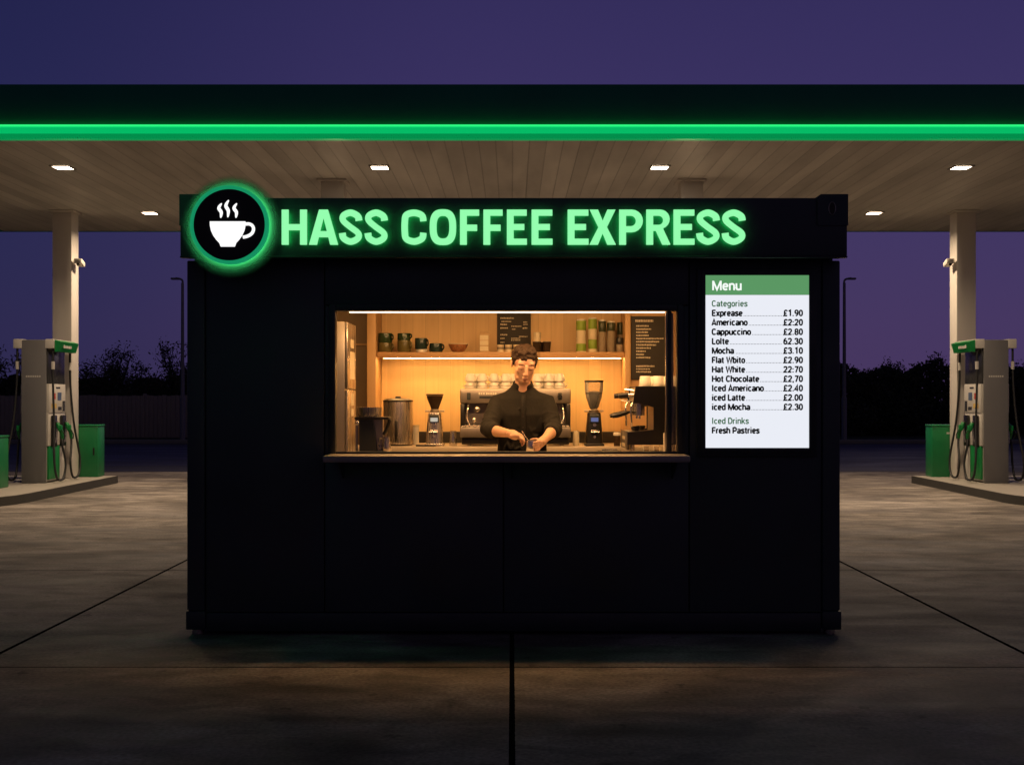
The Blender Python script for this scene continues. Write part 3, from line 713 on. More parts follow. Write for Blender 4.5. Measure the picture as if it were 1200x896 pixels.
# backing behind the seams
K(MB().box(XL + .05, WL - .01, KF + TW + .002, KF + TW + .02, .1, 2.5).box(WR + .01, XR - .05, KF + TW + .002, KF + TW + .02, .1, 2.5).box(WL - .01, WR + .01, KF + TW + .002, KF + TW + .02, .1, 1.03)
  .box(WL - .01, WR + .01, KF + TW + .002, KF + TW + .02, WTop + .012, 2.5), 'inner_wall', 'black_trim')
for a, b in ((XL, xs_seam[0]), (xs_seam[4], XR)):
    K(MB().box(a, b - .002, KF, KF + .12, .145, ZH + .0, .008), 'corner_post', 'black_paint')
    K(MB().box(a, b, KB - .12, KB, .145, 2.5, .008), 'corner_post', 'black_paint')
for a, b in ((XL - .006, XL + .11), (XR - .11, XR + .006)):
    for y0, y1 in ((KF - .006, KF + .13), (KB - .13, KB + .006)):
        c = K(MB().box(a, b, y0, y1, .032, .143, .008), 'corner_casting', 'black_trim')
        K(MB().cyl(((a + b) / 2, (y0 + y1) / 2, 0), ((a + b) / 2, (y0 + y1) / 2, .031), .035), 'levelling_foot', 'steel', c)
K(MB().box(XL + .112, XR - .112, KF + .004, KF + .09, .022, .131, .006), 'base_rail', 'black_trim')
K(MB().box(XL + .01, XL + .06, KF + .135, KB - .135, .04, 2.5).box(XR - .06, XR - .01, KF + .135, KB - .135, .04, 2.5), 'side_wall', 'black_paint')
K(MB().box(XL + .12, XR - .12, KB - .06, KB - .01, .04, 2.5), 'back_wall', 'black_paint')
K(MB().box(XL + .002, XR - .002, KF + .03, KB + .004, 2.505, 2.55, .006), 'roof', 'black_trim')
HY = 6.86
hd = K(MB().box(XL, XR, HY, KF + .025, ZH + .012, ZT, .004), 'header_fascia', 'black_paint')
K(MB().box(XL - .002, XR + .002, HY - .004, HY + .04, ZH, ZH + .011, .003), 'header_lip', 'black_trim', hd)
for a, b, hx in ((XL - .004, XL + .175, XL + .09), (XR - .175, XR + .004, XR - .09)):
    c = K(MB().prism([(a, ZT - .16), (b, ZT - .16), (b, ZT + .006), (b - .02, ZT + .021), (a, ZT + .021)] if a < 0 else
                     [(a, ZT - .16), (b, ZT - .16), (b, ZT + .021), (a + .02, ZT + .021), (a, ZT + .006)], HY - .007, HY + .14), 'corner_casting', 'black_paint', hd)
    ring = [(hx + .017 * math.cos(q * math.pi / 8), ZT - .062 + .034 * math.sin(q * math.pi / 8)) for q in range(16)]
    K(MB().prism(ring, HY - .0085, HY - .0072), 'lifting_hole', 'disc_black', c)
    K(MB().tube([(hx + .02 * math.cos(q * math.pi / 8), HY - .008, ZT - .062 + .037 * math.sin(q * math.pi / 8)) for q in range(16)], .003, 6, closed=True), 'hole_rim', 'dull_steel', c)
# window frame
fr = MB(); fy0, fy1 = KF - .004, KF + .075
fr.box(WL - .036, WL, fy0, fy1, WB - .025, WTop + .036, .004).box(WR, WR + .036, fy0, fy1, WB - .025, WTop + .036, .004)
fr.box(WL + .0005, WR - .0005, fy0, fy1, WTop, WTop + .036, .004).box(WL + .0005, WR - .0005, fy0 + .005, fy1, WB - .02, WB + .012, .003)
wf = K(fr, 'window_frame', 'black_trim')
K(MB().box(PX(782, KF), PX(787.3, KF), KF + .01, KF + .06, WB + .013, WTop - .001, .003), 'mullion', 'black_trim', wf)
K(MB().box(PX(780.6, KF), PX(781.8, KF), KF + .02, KF + .05, WB + .014, WTop - .012, .001), 'edge_glint_strip', 'steel', wf)  # bright strip added in place of the reflection along the frame edge
K(MB().box(PX(787.5, KF), WR - .001, KF + .03, KF + .036, WB + .013, WTop - .001), 'glass_pane', 'glass', wf)
K(MB().box(PX(789, KF) - .004, PX(789, KF) + .006, KF + .04, KF + .05, WB + .06, WTop - .012, .002), 'pull_handle', 'dull_steel', wf)
wl = K(MB().box(PX(407, KF), PX(781.5, KF), KF + .0775, KF + .120, WTop - .0050, WTop - .0005, .001), 'window_light', 'strip')
sa = bpy.data.lights.new('window_strip', 'AREA'); sa.shape = 'RECTANGLE'; sa.size = 1.86; sa.size_y = .03; sa.energy = 10.5; sa.color = (1, .53, .22)
so_ = bpy.data.objects.new('window_strip', sa); COL.objects.link(so_); so_.parent = wl
so_.location = Vector((PX(594, KF), KF + .135, WTop - .004)) - kio.location; so_.rotation_euler = (R(52), 0, 0)
# ledge outside
ld = K(MB().box(PX(378, 6.75), PX(809, 6.75), 6.75, KF - .006, 1.039, 1.077, .006), 'serving_ledge', 'ledge')
for px in (400, 600, 790):
    K(MB().prism([(6.80, 1.037), (6.995, 1.037), (6.995, .93)], PX(px, 6.9) - .006, PX(px, 6.9) + .006, 'YZ'), 'bracket', 'black_trim', ld)
# inside
K(MB().box(XL + .062, XR - .062, KF + .085, KB - .065, .05, FLZ), 'floor', 'floor')
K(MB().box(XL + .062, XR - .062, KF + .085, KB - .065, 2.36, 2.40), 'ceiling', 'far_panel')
for cxx in (-1.05, -.35, .35, 1.05):  # unseen panels added overhead to brighten the interior and the ground outside
    cl_ = K(MB().box(cxx - .29, cxx + .29, 7.17, 7.57, 2.335, 2.359, .004), 'added_fill_panel', 'lamp_frame')
    K(MB().box(cxx - .275, cxx + .275, 7.185, 7.555, 2.329, 2.3345, .002), 'diffuser', 'fill_glow', cl_)
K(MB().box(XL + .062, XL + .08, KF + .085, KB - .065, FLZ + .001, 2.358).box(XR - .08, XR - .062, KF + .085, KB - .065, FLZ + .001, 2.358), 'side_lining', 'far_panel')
BW = 8.9
K(MB().box(PX(441, 8.56), PX(734, 8.56), BW, BW + .03, FLZ + .001, 2.355), 'back_panel', 'wood')
PL0, PL1 = PX(430, 8.55), PX(440.5, 8.55)
PR0, PR1 = PX(732.5, 8.55), PX(739, 8.55)
K(MB().box(PL0, PL1 - .001, 8.55, BW + .03, FLZ + .001, 2.355, .003), 'upright', 'wood_post')
K(MB().box(PR0 + .001, PR1, 8.55, BW + .03, FLZ + .001, 2.355, .003), 'upright', 'wood_post')
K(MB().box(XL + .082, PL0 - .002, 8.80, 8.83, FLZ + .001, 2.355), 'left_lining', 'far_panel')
K(MB().box(XL + .082, PL0 - .002, 8.785, 8.799, 1.80, 1.815), 'lining_rail', 'wood_post')
K(MB().box(PR1 + .002, XR - .082, 8.58, 8.61, FLZ + .001, 2.355), 'right_lining', 'wood_post')
SHZ0, SHZ1, SHY = PZ(418.5, 8.6), PZ(412.3, 8.6), 8.6
sh = K(MB().box(PL1 + .001, PR0 - .001, SHY, BW - .002, SHZ0, SHZ1, .003), 'shelf', 'wood_shelf')
K(MB().box(PX(445, 8.6), PX(731, 8.6), 8.602, 8.612, SHZ0 - .0072, SHZ0 - .0005, .001), 'strip_mask', 'wood_shelf', sh)  # lip added to mask all but a thin line of the glowing strip
K(MB().box(PX(449, 8.63), PX(728, 8.63), 8.645, 8.667, SHZ0 - .0065, SHZ0 - .0005, .001), 'shelf_light', 'shelf_strip', sh)
CT = 1.07
fc = K(MB().box(-1.30, PX(783, KF) + .2, KF + .078, 7.46, CT - .035, CT, .004), 'front_counter', 'counter')
K(MB().box(-1.30, PX(783, KF) + .2, KF + .1, 7.42, FLZ + .001, CT - .037), 'counter_front', 'black_paint', fc)
BCY = 8.22
bc = K(MB().box(PL0 - .3, 1.78, BCY, 8.78 if False else 8.545, CT - .04, CT, .004), 'back_counter', 'counter')
K(MB().box(PL1 + .003, PR0 - .003, 8.547, BW - .002, CT - .04, CT - .001), 'counter_inset', 'counter', bc)
K(MB().box(PL0 - .3, 1.78, BCY + .03, 8.54, FLZ + .001, CT - .042), 'cabinet_front', 'wood_post', bc)
K(MB().box(PL1 + .004, PR0 - .004, BW - .02, BW - .003, CT + .001, CT + .085, .003), 'splash_strip', 'black_plastic', bc)

# ------------------------------------------------------------------ lit sign
SY = HY - .055
def gx(px): return PX(px, SY)
PS = SY / F                                  # metres per photo pixel on the sign plane
def glyph(ch, w, h=41, t=8.0):
    th = 7.0
    if ch == 'H': return [[(0, 0), (t, 0), (t, (h - th) / 2), (w - t, (h - th) / 2), (w - t, 0), (w, 0), (w, h), (w - t, h), (w - t, (h + th) / 2), (t, (h + th) / 2), (t, h), (0, h)]]
    if ch == 'A':
        m = w / 2
        return [[(0, 0), (9.2, 0), (11.4, 8.8), (w - 11.4, 8.8), (w - 9.2, 0), (w, 0), (m + 5.2, h), (m - 5.2, h)], [(13.0, 15.8), (w - 13.0, 15.8), (m, 31.5)]]
    if ch == 'E': return [[(0, 0), (w, 0), (w, th), (t, th), (t, 17.2), (w - 3, 17.2), (w - 3, 24.2), (t, 24.2), (t, h - th), (w - .2, h - th), (w - .2, h), (0, h)]]
    if ch == 'F': return [[(0, 0), (t, 0), (t, 16.2), (w - 2.4, 16.2), (w - 2.4, 23.4), (t, 23.4), (t, h - th), (w, h - th), (w, h), (0, h)]]
    if ch == 'X':
        m = w / 2; k = 5.0
        return [[(0, 0), (10, 0), (m, 13.2), (w - 10, 0), (w, 0), (m + k, h / 2), (w - .4, h), (w - 10, h), (m, h - 13), (10, h), (.4, h), (m - k, h / 2)]]
    if ch in 'PR':
        # bowl
        def arc(rx0, y0, y1, n=10):
            cy = (y0 + y1) / 2; ry = (y1 - y0) / 2; rx = min(ry, rx0 - t - 1)
            return [(rx0 - rx + rx * math.sin(math.pi * k / n), cy - ry * math.cos(math.pi * k / n)) for k in range(n + 1)]
        yb = 14.6 if ch == 'P' else 16.2
        hole = [(t, yb + th)] + arc(w - t - .2, yb + th, h - th) + [(t, h - th)]
        if ch == 'P': return [[(0, 0), (t, 0), (t, yb)] + arc(w, yb, h) + [(0, h)], hole]
        return [[(0, 0), (t, 0), (t, yb), (11.2, yb), (w - 9.2, 0), (w, 0), (w, .8), (w - 8.0, yb + 1.6)] + arc(w - .6, yb + 2.5, h)[1:] + [(0, h)], hole]
    if ch == 'S':
        q = t / 2
        pts = [(w - q, 28.2), (w - 5.6, 33.6), (w / 2, h - 3.6), (5.6, 34.2), (5.0, 28.3), (w / 2 - 1, 21.2), (w - 5.0, 13.6), (w - 5.4, 7.4), (w / 2, 3.6), (5.6, 7.6), (q, 13.6)]
        c = crom([(a, b, 0) for a, b in pts], 5); n = len(c)
        return [band(c, [t - 1.0 * math.sin(math.pi * i / (n - 1)) for i in range(n)])]
    if ch == 'C':
        q = t / 2
        pts = [(w - q, 27.6), (w - 5.6, 34.2), (w / 2 + .3, h - 3.7), (5.8, 34.6), (q, 26.5), (q, 15), (5.8, 6.9), (w / 2 + .3, 3.7), (w - 5.6, 7.3), (w - q, 13.9)]
        return [band(crom([(a, b, 0) for a, b in pts], 5), t - .5)]
    if ch == 'O':
        def se(rx, ry, n=44, p=2.7):
            return [(w / 2 + rx * math.copysign(abs(math.cos(a)) ** (2 / p), math.cos(a)), h / 2 + ry * math.copysign(abs(math.sin(a)) ** (2 / p), math.sin(a))) for a in [2 * math.pi * k / n for k in range(n)]]
        return [se(w / 2, h / 2 + .4), se(w / 2 - t, h / 2 - 7.2)]
def inset(polys, d):
    res = []
    for i_, pl in enumerate(polys):
        pl = list(pl); ar_ = sum(a[0] * b[1] - b[0] * a[1] for a, b in zip(pl, pl[1:] + pl[:1]))
        if (ar_ < 0) != (i_ > 0): pl = pl[::-1]
        out_ = []; n_ = len(pl)
        for k in range(n_):
            p, q0, q1 = Vector(pl[k]), Vector(pl[k - 1]), Vector(pl[(k + 1) % n_])
            t0 = (p - q0).normalized(); t1 = (q1 - p).normalized(); n0 = Vector((-t0.y, t0.x)); n1 = Vector((-t1.y, t1.x)); m_ = n0 + n1
            if m_.length < .05: m_ = n0
            m_.normalize(); v = p + m_ * d / max(m_.dot(n0), .6); out_.append((v.x, v.y))
        res.append(out_)
    return res
sign = thing('lit_shop_sign', 'glowing green letters along the kiosk header', 'sign', (0, HY, PZ(286.6, SY)))
letters = [('H', 330, 359.5), ('A', 362, 396), ('S', 397, 424.5), ('S', 427, 454.5), ('C', 470.3, 500), ('O', 503.5, 534.5), ('F', 539, 561.5), ('F', 566.5, 589), ('E', 594, 617.5), ('E', 623, 647.5),
           ('E', 665.3, 689.8), ('X', 690.8, 721.8), ('P', 725.7, 753.5), ('R', 757.5, 785.5), ('E', 789.5, 814), ('S', 816, 843.8), ('S', 846, 874)]
for ch, a, b in letters:
    gl = [[(x * PS, y * PS) for x, y in pl] for pl in glyph(ch, b - a)]
    me = curve_mesh(gl, .012, .0); put(me, gx(a), -.049, 0)
    L = link('letter', me, 'sign_green', sign, 30)
    me = curve_mesh(inset(gl, .0015), .022); put(me, gx(a), -.0315, 0); link('letter_side', me, 'sign_side', L, 30)
    # LED rail behind the letter, shining on the header
    me = curve_mesh(inset(gl, .009), .006); put(me, gx(a), -.0165, 0); link('letter_backlight', me, 'sign_back', L, 30)

LY = HY - .095; ps = LY / F; lc = (PX(268, LY), PZ(263, LY)); RO = 46.2 * ps
logo = thing('round_logo_sign', 'round black coffee cup sign with a glowing green ring on the kiosk header', 'sign', (lc[0], HY, lc[1]))
def disc(r0, r1, y0, y1, name, m, par=logo, seg=72):
    prof = [(r0, y0), (r1, y0), (r1, y1), (r0, y1)] if r0 > 0 else [(0, y0), (r1, y0), (r1, y1), (0, y1)]
    mb = MB(); mb.lathe(prof, (0, 0, 0), seg, 'Y')
    if r0 > 0:
        mb2 = MB(); mb.lathe([(r0, y1), (r0, y0)], (0, 0, 0), seg, 'Y'); bmesh.ops.remove_doubles(mb.bm, verts=mb.bm.verts[:], dist=1e-5); mb2.bm.free()
    return mb.build(name, m, par)
disc(0, RO + 16 * ps, -.026, -.018, 'added_halo_plate', 'halo_fade')  # plate added to catch the ring's glow; its opacity fade shapes the halo
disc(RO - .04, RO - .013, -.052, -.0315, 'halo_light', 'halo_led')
disc(RO - 4.2 * ps, RO, -.086, -.054, 'ring', 'ring_green')
disc(0, RO - .002, -.0537, -.0524, 'light_shield', 'disc_black')
dk = disc(0, RO - 4.4 * ps, -.084, -.056, 'disc', 'disc_black')
MB().cyl((-.1, -.017, -.05), (-.1, -.001, -.05), .015).cyl((.1, -.017, -.05), (.1, -.001, -.05), .015).build('standoff', 'steel', logo)
def lp(px, py): return ((px - 268) * ps, -(py - 263) * ps)
cup = [lp(*q) for q in ((245.4, 259.2), (287.4, 259.2), (287.3, 264), (286, 270), (283.5, 275.5), (280, 280.5), (276.4, 284.5), (274.8, 288.8), (258.2, 288.8), (256.6, 284.5), (252.8, 280.5), (249.3, 275.5), (246.8, 270), (245.6, 264))]
me = curve_mesh([cup], .003); put(me, 0, -.0865, 0); link('cup_emblem', me, 'emblem', dk)
hpts = crom([(*lp(*q), 0) for q in ((287.6, 262.4), (291.5, 262.2), (295.3, 264.2), (296.7, 268.2), (295.0, 273), (290.2, 276.3), (284.2, 277.8))], 5)
me = curve_mesh([band(hpts, 3.6 * ps)], .003); put(me, 0, -.0870, 0); link('cup_handle', me, 'emblem', dk)
for (px, s0, s1) in ((258, 238, 255), (266.3, 234.2, 254.4), (275.8, 238, 255)):
    h_ = s1 - s0
    c = crom([(*lp(px + 1.4, s0), 0), (*lp(px - 2.0, s0 + h_ * .32), 0), (*lp(px + .8, s0 + h_ * .62), 0), (*lp(px + .2, s1), 0)], 6); n = len(c)
    if px < 260: pass
    me = curve_mesh([band(c, [max(.6, 4.0 * math.sin(math.pi * (i + .6) / (n + .4)) ** .7) * ps for i in range(n)])], .003); put(me, 0, -.0865, 0); link('steam_emblem', me, 'emblem', dk)

# ------------------------------------------------------------------ menu display
MY = KF - .022; mp_ = MY / F
md = thing('menu_display', 'glowing white menu screen with green heading on the right of the kiosk front', 'screen', (0, KF + .01, 0))
def mx(px): return PX(px, MY)
def mz(py): return PZ(py, MY)
MB().box(mx(817), mx(958), MY + .004, KF + .011, mz(535), mz(314.5), .006).build('housing', 'black_trim', md, True)
scr = MB().box(mx(827), mx(948), MY - .0005, MY + .0035, mz(524.5), mz(345.6)).build('screen', 'screen', md, True)
bn = MB().box(mx(827), mx(948), MY - .0005, MY + .0035, mz(345.4), mz(322.5)).build('heading_band', 'band', md, True)
TYF = MY - .0015
bez = MB().box(mx(822), mx(826.6), MY - .004, MY + .0038, mz(529), mz(318), .002).box(mx(948.4), mx(953), MY - .004, MY + .0038, mz(529), mz(318), .002)\
    .box(mx(826.7), mx(948.3), MY - .004, MY + .0038, mz(322.1), mz(318), .002).box(mx(826.7), mx(948.3), MY - .004, MY + .0038, mz(529), mz(524.9), .002).build('bezel', 'black_trim', md, True)
def wr(txt, x0, x1, base, size, m, par, weight):
    me = text_mesh(txt, size * mp_, weight, fit=(x1 - x0) * mp_)
    put(me, mx(x0) - md.location.x, TYF + .0003 - md.location.y, mz(base)); return link('menu_text', me, m, par, 0)
wr('Menu', 834.5, 869, 340.0, 11.0, 'ink_white', bn, .19)
rows = [('Categories', 834, 876, 359.2, 'ink_green', None, None), ('Exprease', 834.3, 870, 370.3, 'ink', '£1.90', 871.5), ('Americano', 834, 876, 381.2, 'ink', '£2:20', 877.5),
        ('Cappuccino', 834, 880, 392.3, 'ink', '£2.80', 881.5), ('Lolte', 834.3, 854, 403.3, 'ink', '62.30', 855.5), ('Mocha', 834.3, 860, 414.3, 'ink', '£3.10', 862.5),
        ('Flat Wbito', 834.3, 873, 425.3, 'ink', '£2.90', 874.5), ('Hat White', 834.3, 873, 436.3, 'ink', '22:70', 874.5), ('Hot Chocolate', 834.3, 889.5, 447.3, 'ink', '£2,70', 891),
        ('Iced Americano', 834.3, 895, 458.2, 'ink', '£2.40', 896), ('iced Latte', 834.3, 873, 469.2, 'ink', '£2.00', 874.5), ('iced Mocha', 834.3, 879, 480.2, 'ink', '£2.30', 880.5),
        ('Iced Drinks', 834.3, 877.5, 496.5, 'ink_green', None, None), ('Fresh Pastries', 834.3, 890, 507.6, 'ink', None, None)]
for tx, a, b, base, m, pr, dots in rows:
    wr(tx, a, b, base, 7.2, m, scr, .25 if m == 'ink' else .18)
    if pr:
        wr(pr, 918, 940.8, base, 7.2, 'ink', scr, .245)
        d = MB(); x = dots
        while x < 916.3: d.box(mx(x), mx(x + .8), TYF - .0004, TYF + .0004, mz(base + .1), mz(base - .65)); x += 1.75
        d.build('dotted_line', 'ink', scr, True, 0)

# ------------------------------------------------------------------ things inside
CTF = CT + .0005
# tall fridge at the left of the window
fx = -1.048
fg = thing('tall_fridge', 'tall brushed steel fridge with pale stickers at the left end of the serving window', 'fridge', (fx - .28, 7.6, FLZ))
fz = 1.895 - FLZ
MB().box(-.27, .262, -.1, .3, .0, fz, .006).build('body', 'dull_steel', fg)
d1 = MB().box(.263, .28, -.098, .298, 1.463 - FLZ + .004, fz - .002, .004).build('upper_door', 'steel', fg)
d2 = MB().box(.263, .28, -.098, .298, .05, 1.463 - FLZ - .004, .004).build('lower_door', 'steel', fg)
def dz(py, Y): return PZ(py, Y) - FLZ
MB().box(.2802, .282, .02, .22, 1.53 - FLZ, 1.71 - FLZ).build('notice', 'cream', d1)
MB().box(.2802, .282, .04, .18, 1.735 - FLZ, 1.79 - FLZ).build('notice', 'cream', d1)
MB().box(.2802, .282, .06, .18, 1.36 - FLZ, 1.44 - FLZ).build('notice', 'cream', d2)
MB().box(.2802, .282, .07, .17, 1.29 - FLZ, 1.34 - FLZ).build('notice', 'cream', d2)

# drip brewer on the front counter
db = thing('drip_brewer', 'black tapered drip brewer with chrome basin beside the fridge', 'coffee brewer', (PX(434, 7.3), 7.3, CTF))
q = 1 / 189.0
MB().prism([(-11.5 * q, 0), (9 * q, 0), (4 * q, .205), (-11.5 * q, .205)], -.06, .05).build('tower', 'black_trim', db)
MB().prism([(9.5 * q, 0), (15 * q, .0), (15 * q, .205), (4.5 * q, .205)], -.03, .05).build('back_column', 'dull_steel', db)
MB().box(-17 * q, 23 * q, -.07, .08, .206, .222, .005).build('top_plate', 'black_plastic', db)
MB().loft([(-1.5 * q, 0, .2225, .07, .06), (-1.5 * q, 0, .24, .078, .065), (-1.5 * q, 0, .281, .08, .066)]).build('basin', 'steel', db)
MB().tube(crom([(22 * q, -.02, .206), (22.5 * q, -.02, .19), (19 * q, -.02, .14), (15.5 * q, -.02, .112)], 5), [.011] * 11 + [.011] * 4 + [.009], 8).build('spout', 'black_plastic', db)
MB().cyl((-15 * q, -.045, .0), (-15 * q, -.045, .206), .008).ell((-14 * q, -.062, .185), (.014, .012, .014)).build('level_gauge', 'chrome', db)
MB().box(-17 * q, 22 * q, -.075, .085, -.0003, .012, .003).build('base', 'black_plastic', db)

def pitcher(x, y, z, r, h, label, m='chrome', side=1, handle=True):
    t = thing('milk_jug', label, 'jug', (x, y, z))
    prof = [(0, .0), (r * .92, 0), (r, r * .12), (r * .98, h * .4), (r * .8, h * .75), (r * .83, h), (r * .77, h), (r * .74, h * .75), (r * .92, h * .4), (r * .9, .006), (0, .006)]
    MB().lathe(prof).build('body', m, t)
    if handle:
        MB().tube(crom([(side * r * .8, 0, h * .88), (side * r * 1.35, 0, h * .9), (side * r * 1.55, 0, h * .55), (side * r * 1.0, 0, h * .22)], 5), .0045, 8).build('handle', m, t)
    MB().prism([(-.012, 0), (.012, 0), (0, .02)], h * .8, h * .995, 'XY').xform(Matrix.Rotation(R(180 if side > 0 else 0) + R(90) * 1, 4, 'Z')).xform(Matrix.Translation((-side * r * .72, 0, 0))).build('spout', m, t)
    return t
pitcher(PX(453, 7.27), 7.262, CTF, .03, .10, 'small steel jug under the spout of the black brewer', 'steel', -1)

# urn on the back counter
YB = 8.40
def bx(px, Y=YB): return PX(px, Y)
ur = thing('hot_water_urn', 'tall steel hot water urn with a black lid on the back counter', 'urn', (bx(466.5), YB, CTF))
r = 17.3 / 164
MB().lathe([(0, .012), (r * .98, .012), (r, .03), (r, .30), (r * .99, .31), (0, .31)], seg=40).build('body', 'steel', ur)
MB().lathe([(0, 0), (r * .97, 0), (r * .97, .0115), (0, .0115)], seg=32).build('base', 'black_plastic', ur)
MB().lathe([(0, .3105), (r * 1.01, .3105), (r * 1.02, .322), (r * .8, .333), (r * .2, .337), (r * .18, .35), (0, .352)], seg=40).build('lid', 'black_plastic', ur)
MB().cyl((0, -r - .001, .06), (0, -r - .045, .06), .010).box(-.010, .010, -r - .05, -r - .028, .065, .18, .004).cyl((0, -r - .04, .058), (0, -r - .04, .03), .007).build('tap', 'black_plastic', ur)
can_ = thing('white_canister', 'small white canister between the urn and the silver grinder', 'canister', (bx(487, 8.55), 8.55, CTF))
MB().lathe([(0, 0), (.024, 0), (.025, .004), (.025, .125), (0, .126)]).build('body', 'paper_cup', can_)
MB().lathe([(0, .1262), (.027, .1262), (.027, .142), (0, .143)]).build('lid', 'cream', can_)

def grinder(px, label, body, glasshop, led):
    t = thing('coffee_grinder', label, 'coffee grinder', (bx(px, 8.36), 8.36, CTF), 'coffee grinders on the back counter')
    MB().box(-.068, .068, -.09, .09, 0, .018, .006).build('base', 'black_plastic' if led == 'blue_led' else 'steel', t)
    bd = MB().loft([(0, 0, .0185, .060, .075), (0, 0, .12, .056, .07), (0, 0, .225, .046, .062), (0, 0, .235, .044, .06)], pw=5).build('body', body, t)
    f = -.064
    pl = MB().box(-.034, .034, -.076, -.062, .165, .222, .004).build('panel', 'black_trim', t)
    MB().box(-.026, .026, -.0785, -.0762, .172, .200, .002).build('display', led, pl)
    MB().lathe([(0, -.078), (.012, -.078), (.014, -.066), (0, -.066)], (0, 0, .148), 16, 'Y').build('dial', 'chrome', t)
    MB().box(-.03, .03, -.10, -.06, .098, .112, .004).tube([(-.028, -.1, .105), (-.028, -.125, .10), (.028, -.125, .10), (.028, -.1, .105)], .004, 6).build('fork', 'chrome', t)
    MB().lathe([(0, -.083), (.009, -.083), (.011, -.072), (0, -.07)], (0, 0, .065), 14, 'Y').build('badge', 'chrome', t)
    MB().lathe([(0, .2355), (.034, .2355), (.036, .25), (.030, .258), (0, .258)]).build('collar', 'dull_steel', t)
    MB().cyl((-.068, 0, .246), (-.037, 0, .246), .007).cyl((.037, 0, .246), (.068, 0, .246), .007).build('adjuster', 'dull_steel', t)
    if glasshop:
        MB().lathe([(.02, .2585), (.03, .268), (.057, .345), (.0655, .40), (.0655, .45), (.0635, .45), (.0635, .40), (.055, .345), (.028, .268), (.02, .26)]).build('hopper', 'glass', t)
        MB().lathe([(0, .262), (.027, .268), (.054, .345), (.060, .375), (.03, .385), (0, .388)]).build('beans', 'bean', t)
        MB().lathe([(0, .4505), (.068, .4505), (.069, .458), (.066, .464), (0, .465)]).build('lid', 'black_plastic', t)
    else:
        MB().lathe([(0, .2585), (.026, .2585), (.03, .27), (.056, .335), (.060, .355), (0, .356)]).build('hopper', 'smoked', t)
        MB().lathe([(0, .3565), (.0625, .3565), (.063, .367), (0, .369)]).build('lid', 'black_plastic', t)
    return t
grinder(509.5, 'silver coffee grinder with a dark hopper left of the espresso machine', 'steel', False, 'white_led')
grinder(696, 'black coffee grinder with a clear hopper and blue display right of the barista', 'black_plastic', True, 'blue_led')
pitcher(bx(531, 8.33), 8.33, CTF, .028, .105, 'polished steel jug between the silver grinder and the espresso machine', 'chrome', 1, False)
t = thing('barista_tin', 'pale patterned drinks can at the right of the espresso machine', 'can', (bx(675, 8.33), 8.33, CTF))
MB().lathe([(0, 0), (.020, 0), (.023, .006), (.023, .098), (.019, .106), (0, .106)]).build('body', 'cream', t)
MB().lathe([(0, .1062), (.019, .1062), (.019, .109), (0, .109)]).build('lid', 'steel', t)
t = thing('glass_jar', 'dark glass jar with a cream top left of the black espresso machine', 'jar', (PX(723, 7.9), 7.9, CTF + .0))
t.location.y = 8.28; t.location.x = bx(723, 8.28)
MB().lathe([(0, 0), (.023, 0), (.024, .075), (0, .0755)]).build('body', 'smoked', t)
MB().lathe([(0, .0757), (.026, .0757), (.026, .09), (.02, .097), (0, .098)]).build('lid', 'paper_cup', t)
t = thing('serving_tray', 'dark oval tray with spoons on the front counter beside the black espresso machine', 'tray', (PX(714, 7.4), 7.38, CTF))
MB().loft([(0, 0, 0, .065, .05), (0, 0, .006, .075, .06), (0, 0, .010, .078, .062)], pw=2).build('dish', 'black_plastic', t)
for k in range(2):
    MB().tube([(-.05 + k * .02, -.02 + k * .03, .014), (.0, -.01 + k * .03, .016), (.05, k * .03, .016)], [.006, .004, .004], 6).build('spoon', 'chrome', t)
t = thing('knock_bar', 'low black drain grate on the back counter in front of the silver grinder', 'grate', (bx(499, 8.24), 8.235, CTF))
MB().box(-.07, .07, -.012, .012, 0, .012, .003).build('frame', 'black_plastic', t)
t.location.y = 8.245

# espresso machine behind the barista (its front looks at the customer)
em = thing('espresso_machine', 'wide steel two group espresso machine behind the barista', 'espresso machine', (bx(604, 8.33), 8.33, CTF))
W = .388
MB().box(-W, W, .03, .19, .30, .405, .008).box(-W, W, .14, .19, .06, .30).build('body', 'grey_machine', em)
for s in (-1, 1):
    MB().box(min(s * (W + .001), s * (W - .03)), max(s * (W + .001), s * (W - .03)), -.03, .138, .1, .298, .006).build('side_panel', 'black_plastic', em)
MB().box(-W + .031, W - .031, .125, .139, .155, .299).build('splash_plate', 'dull_steel', em)
tpn = MB().box(-W - .003, W + .003, -.03, .029, .30, .405, .008).build('control_panel', 'dull_steel', em)
for px in (549.5, 656):
    MB().box(px * 0 + (px - 604) / 165.5 - .013, (px - 604) / 165.5 + .013, -.034, -.0305, .325, .375, .004).build('switch', 'black_trim', tpn)
mk = MB(); x = (561 - 604) / 165.5
for w in (.012, .010, .014, .0, .012, .010, .012, .011, .013):
    if w: mk.box(x, x + w, -.0325, -.0305, .362, .377)
    x += w + .004
mk.build('badge', 'paper_cup', tpn)
MB().box((562 - 604) / 165.5, (577 - 604) / 165.5, -.0325, -.0305, .335, .352).build('display', 'black_trim', tpn)
MB().lathe([(0, -.055), (.014, -.055), (.017, -.031), (0, -.031)], ((656 - 604) / 165.5, 0, .35), 16, 'Y').build('dial', 'black_plastic', tpn)
MB().box(-W, W, -.09, .12, .06, .135, .008).build('drip_tray', 'dull_steel', em)
MB().box(-W + .01, W - .01, -.085, .11, .1352, .145, .003).build('grate', 'steel', em)
MB().box(-W + .01, W - .01, -.06, .19, .012, .058, .006).build('base', 'black_plastic', em)
for s in (-.32, .32): MB().cyl((s, -.03, 0), (s, -.03, .0118), .02).cyl((s, .14, 0), (s, .14, .0118), .02).build('foot', 'chrome', em)
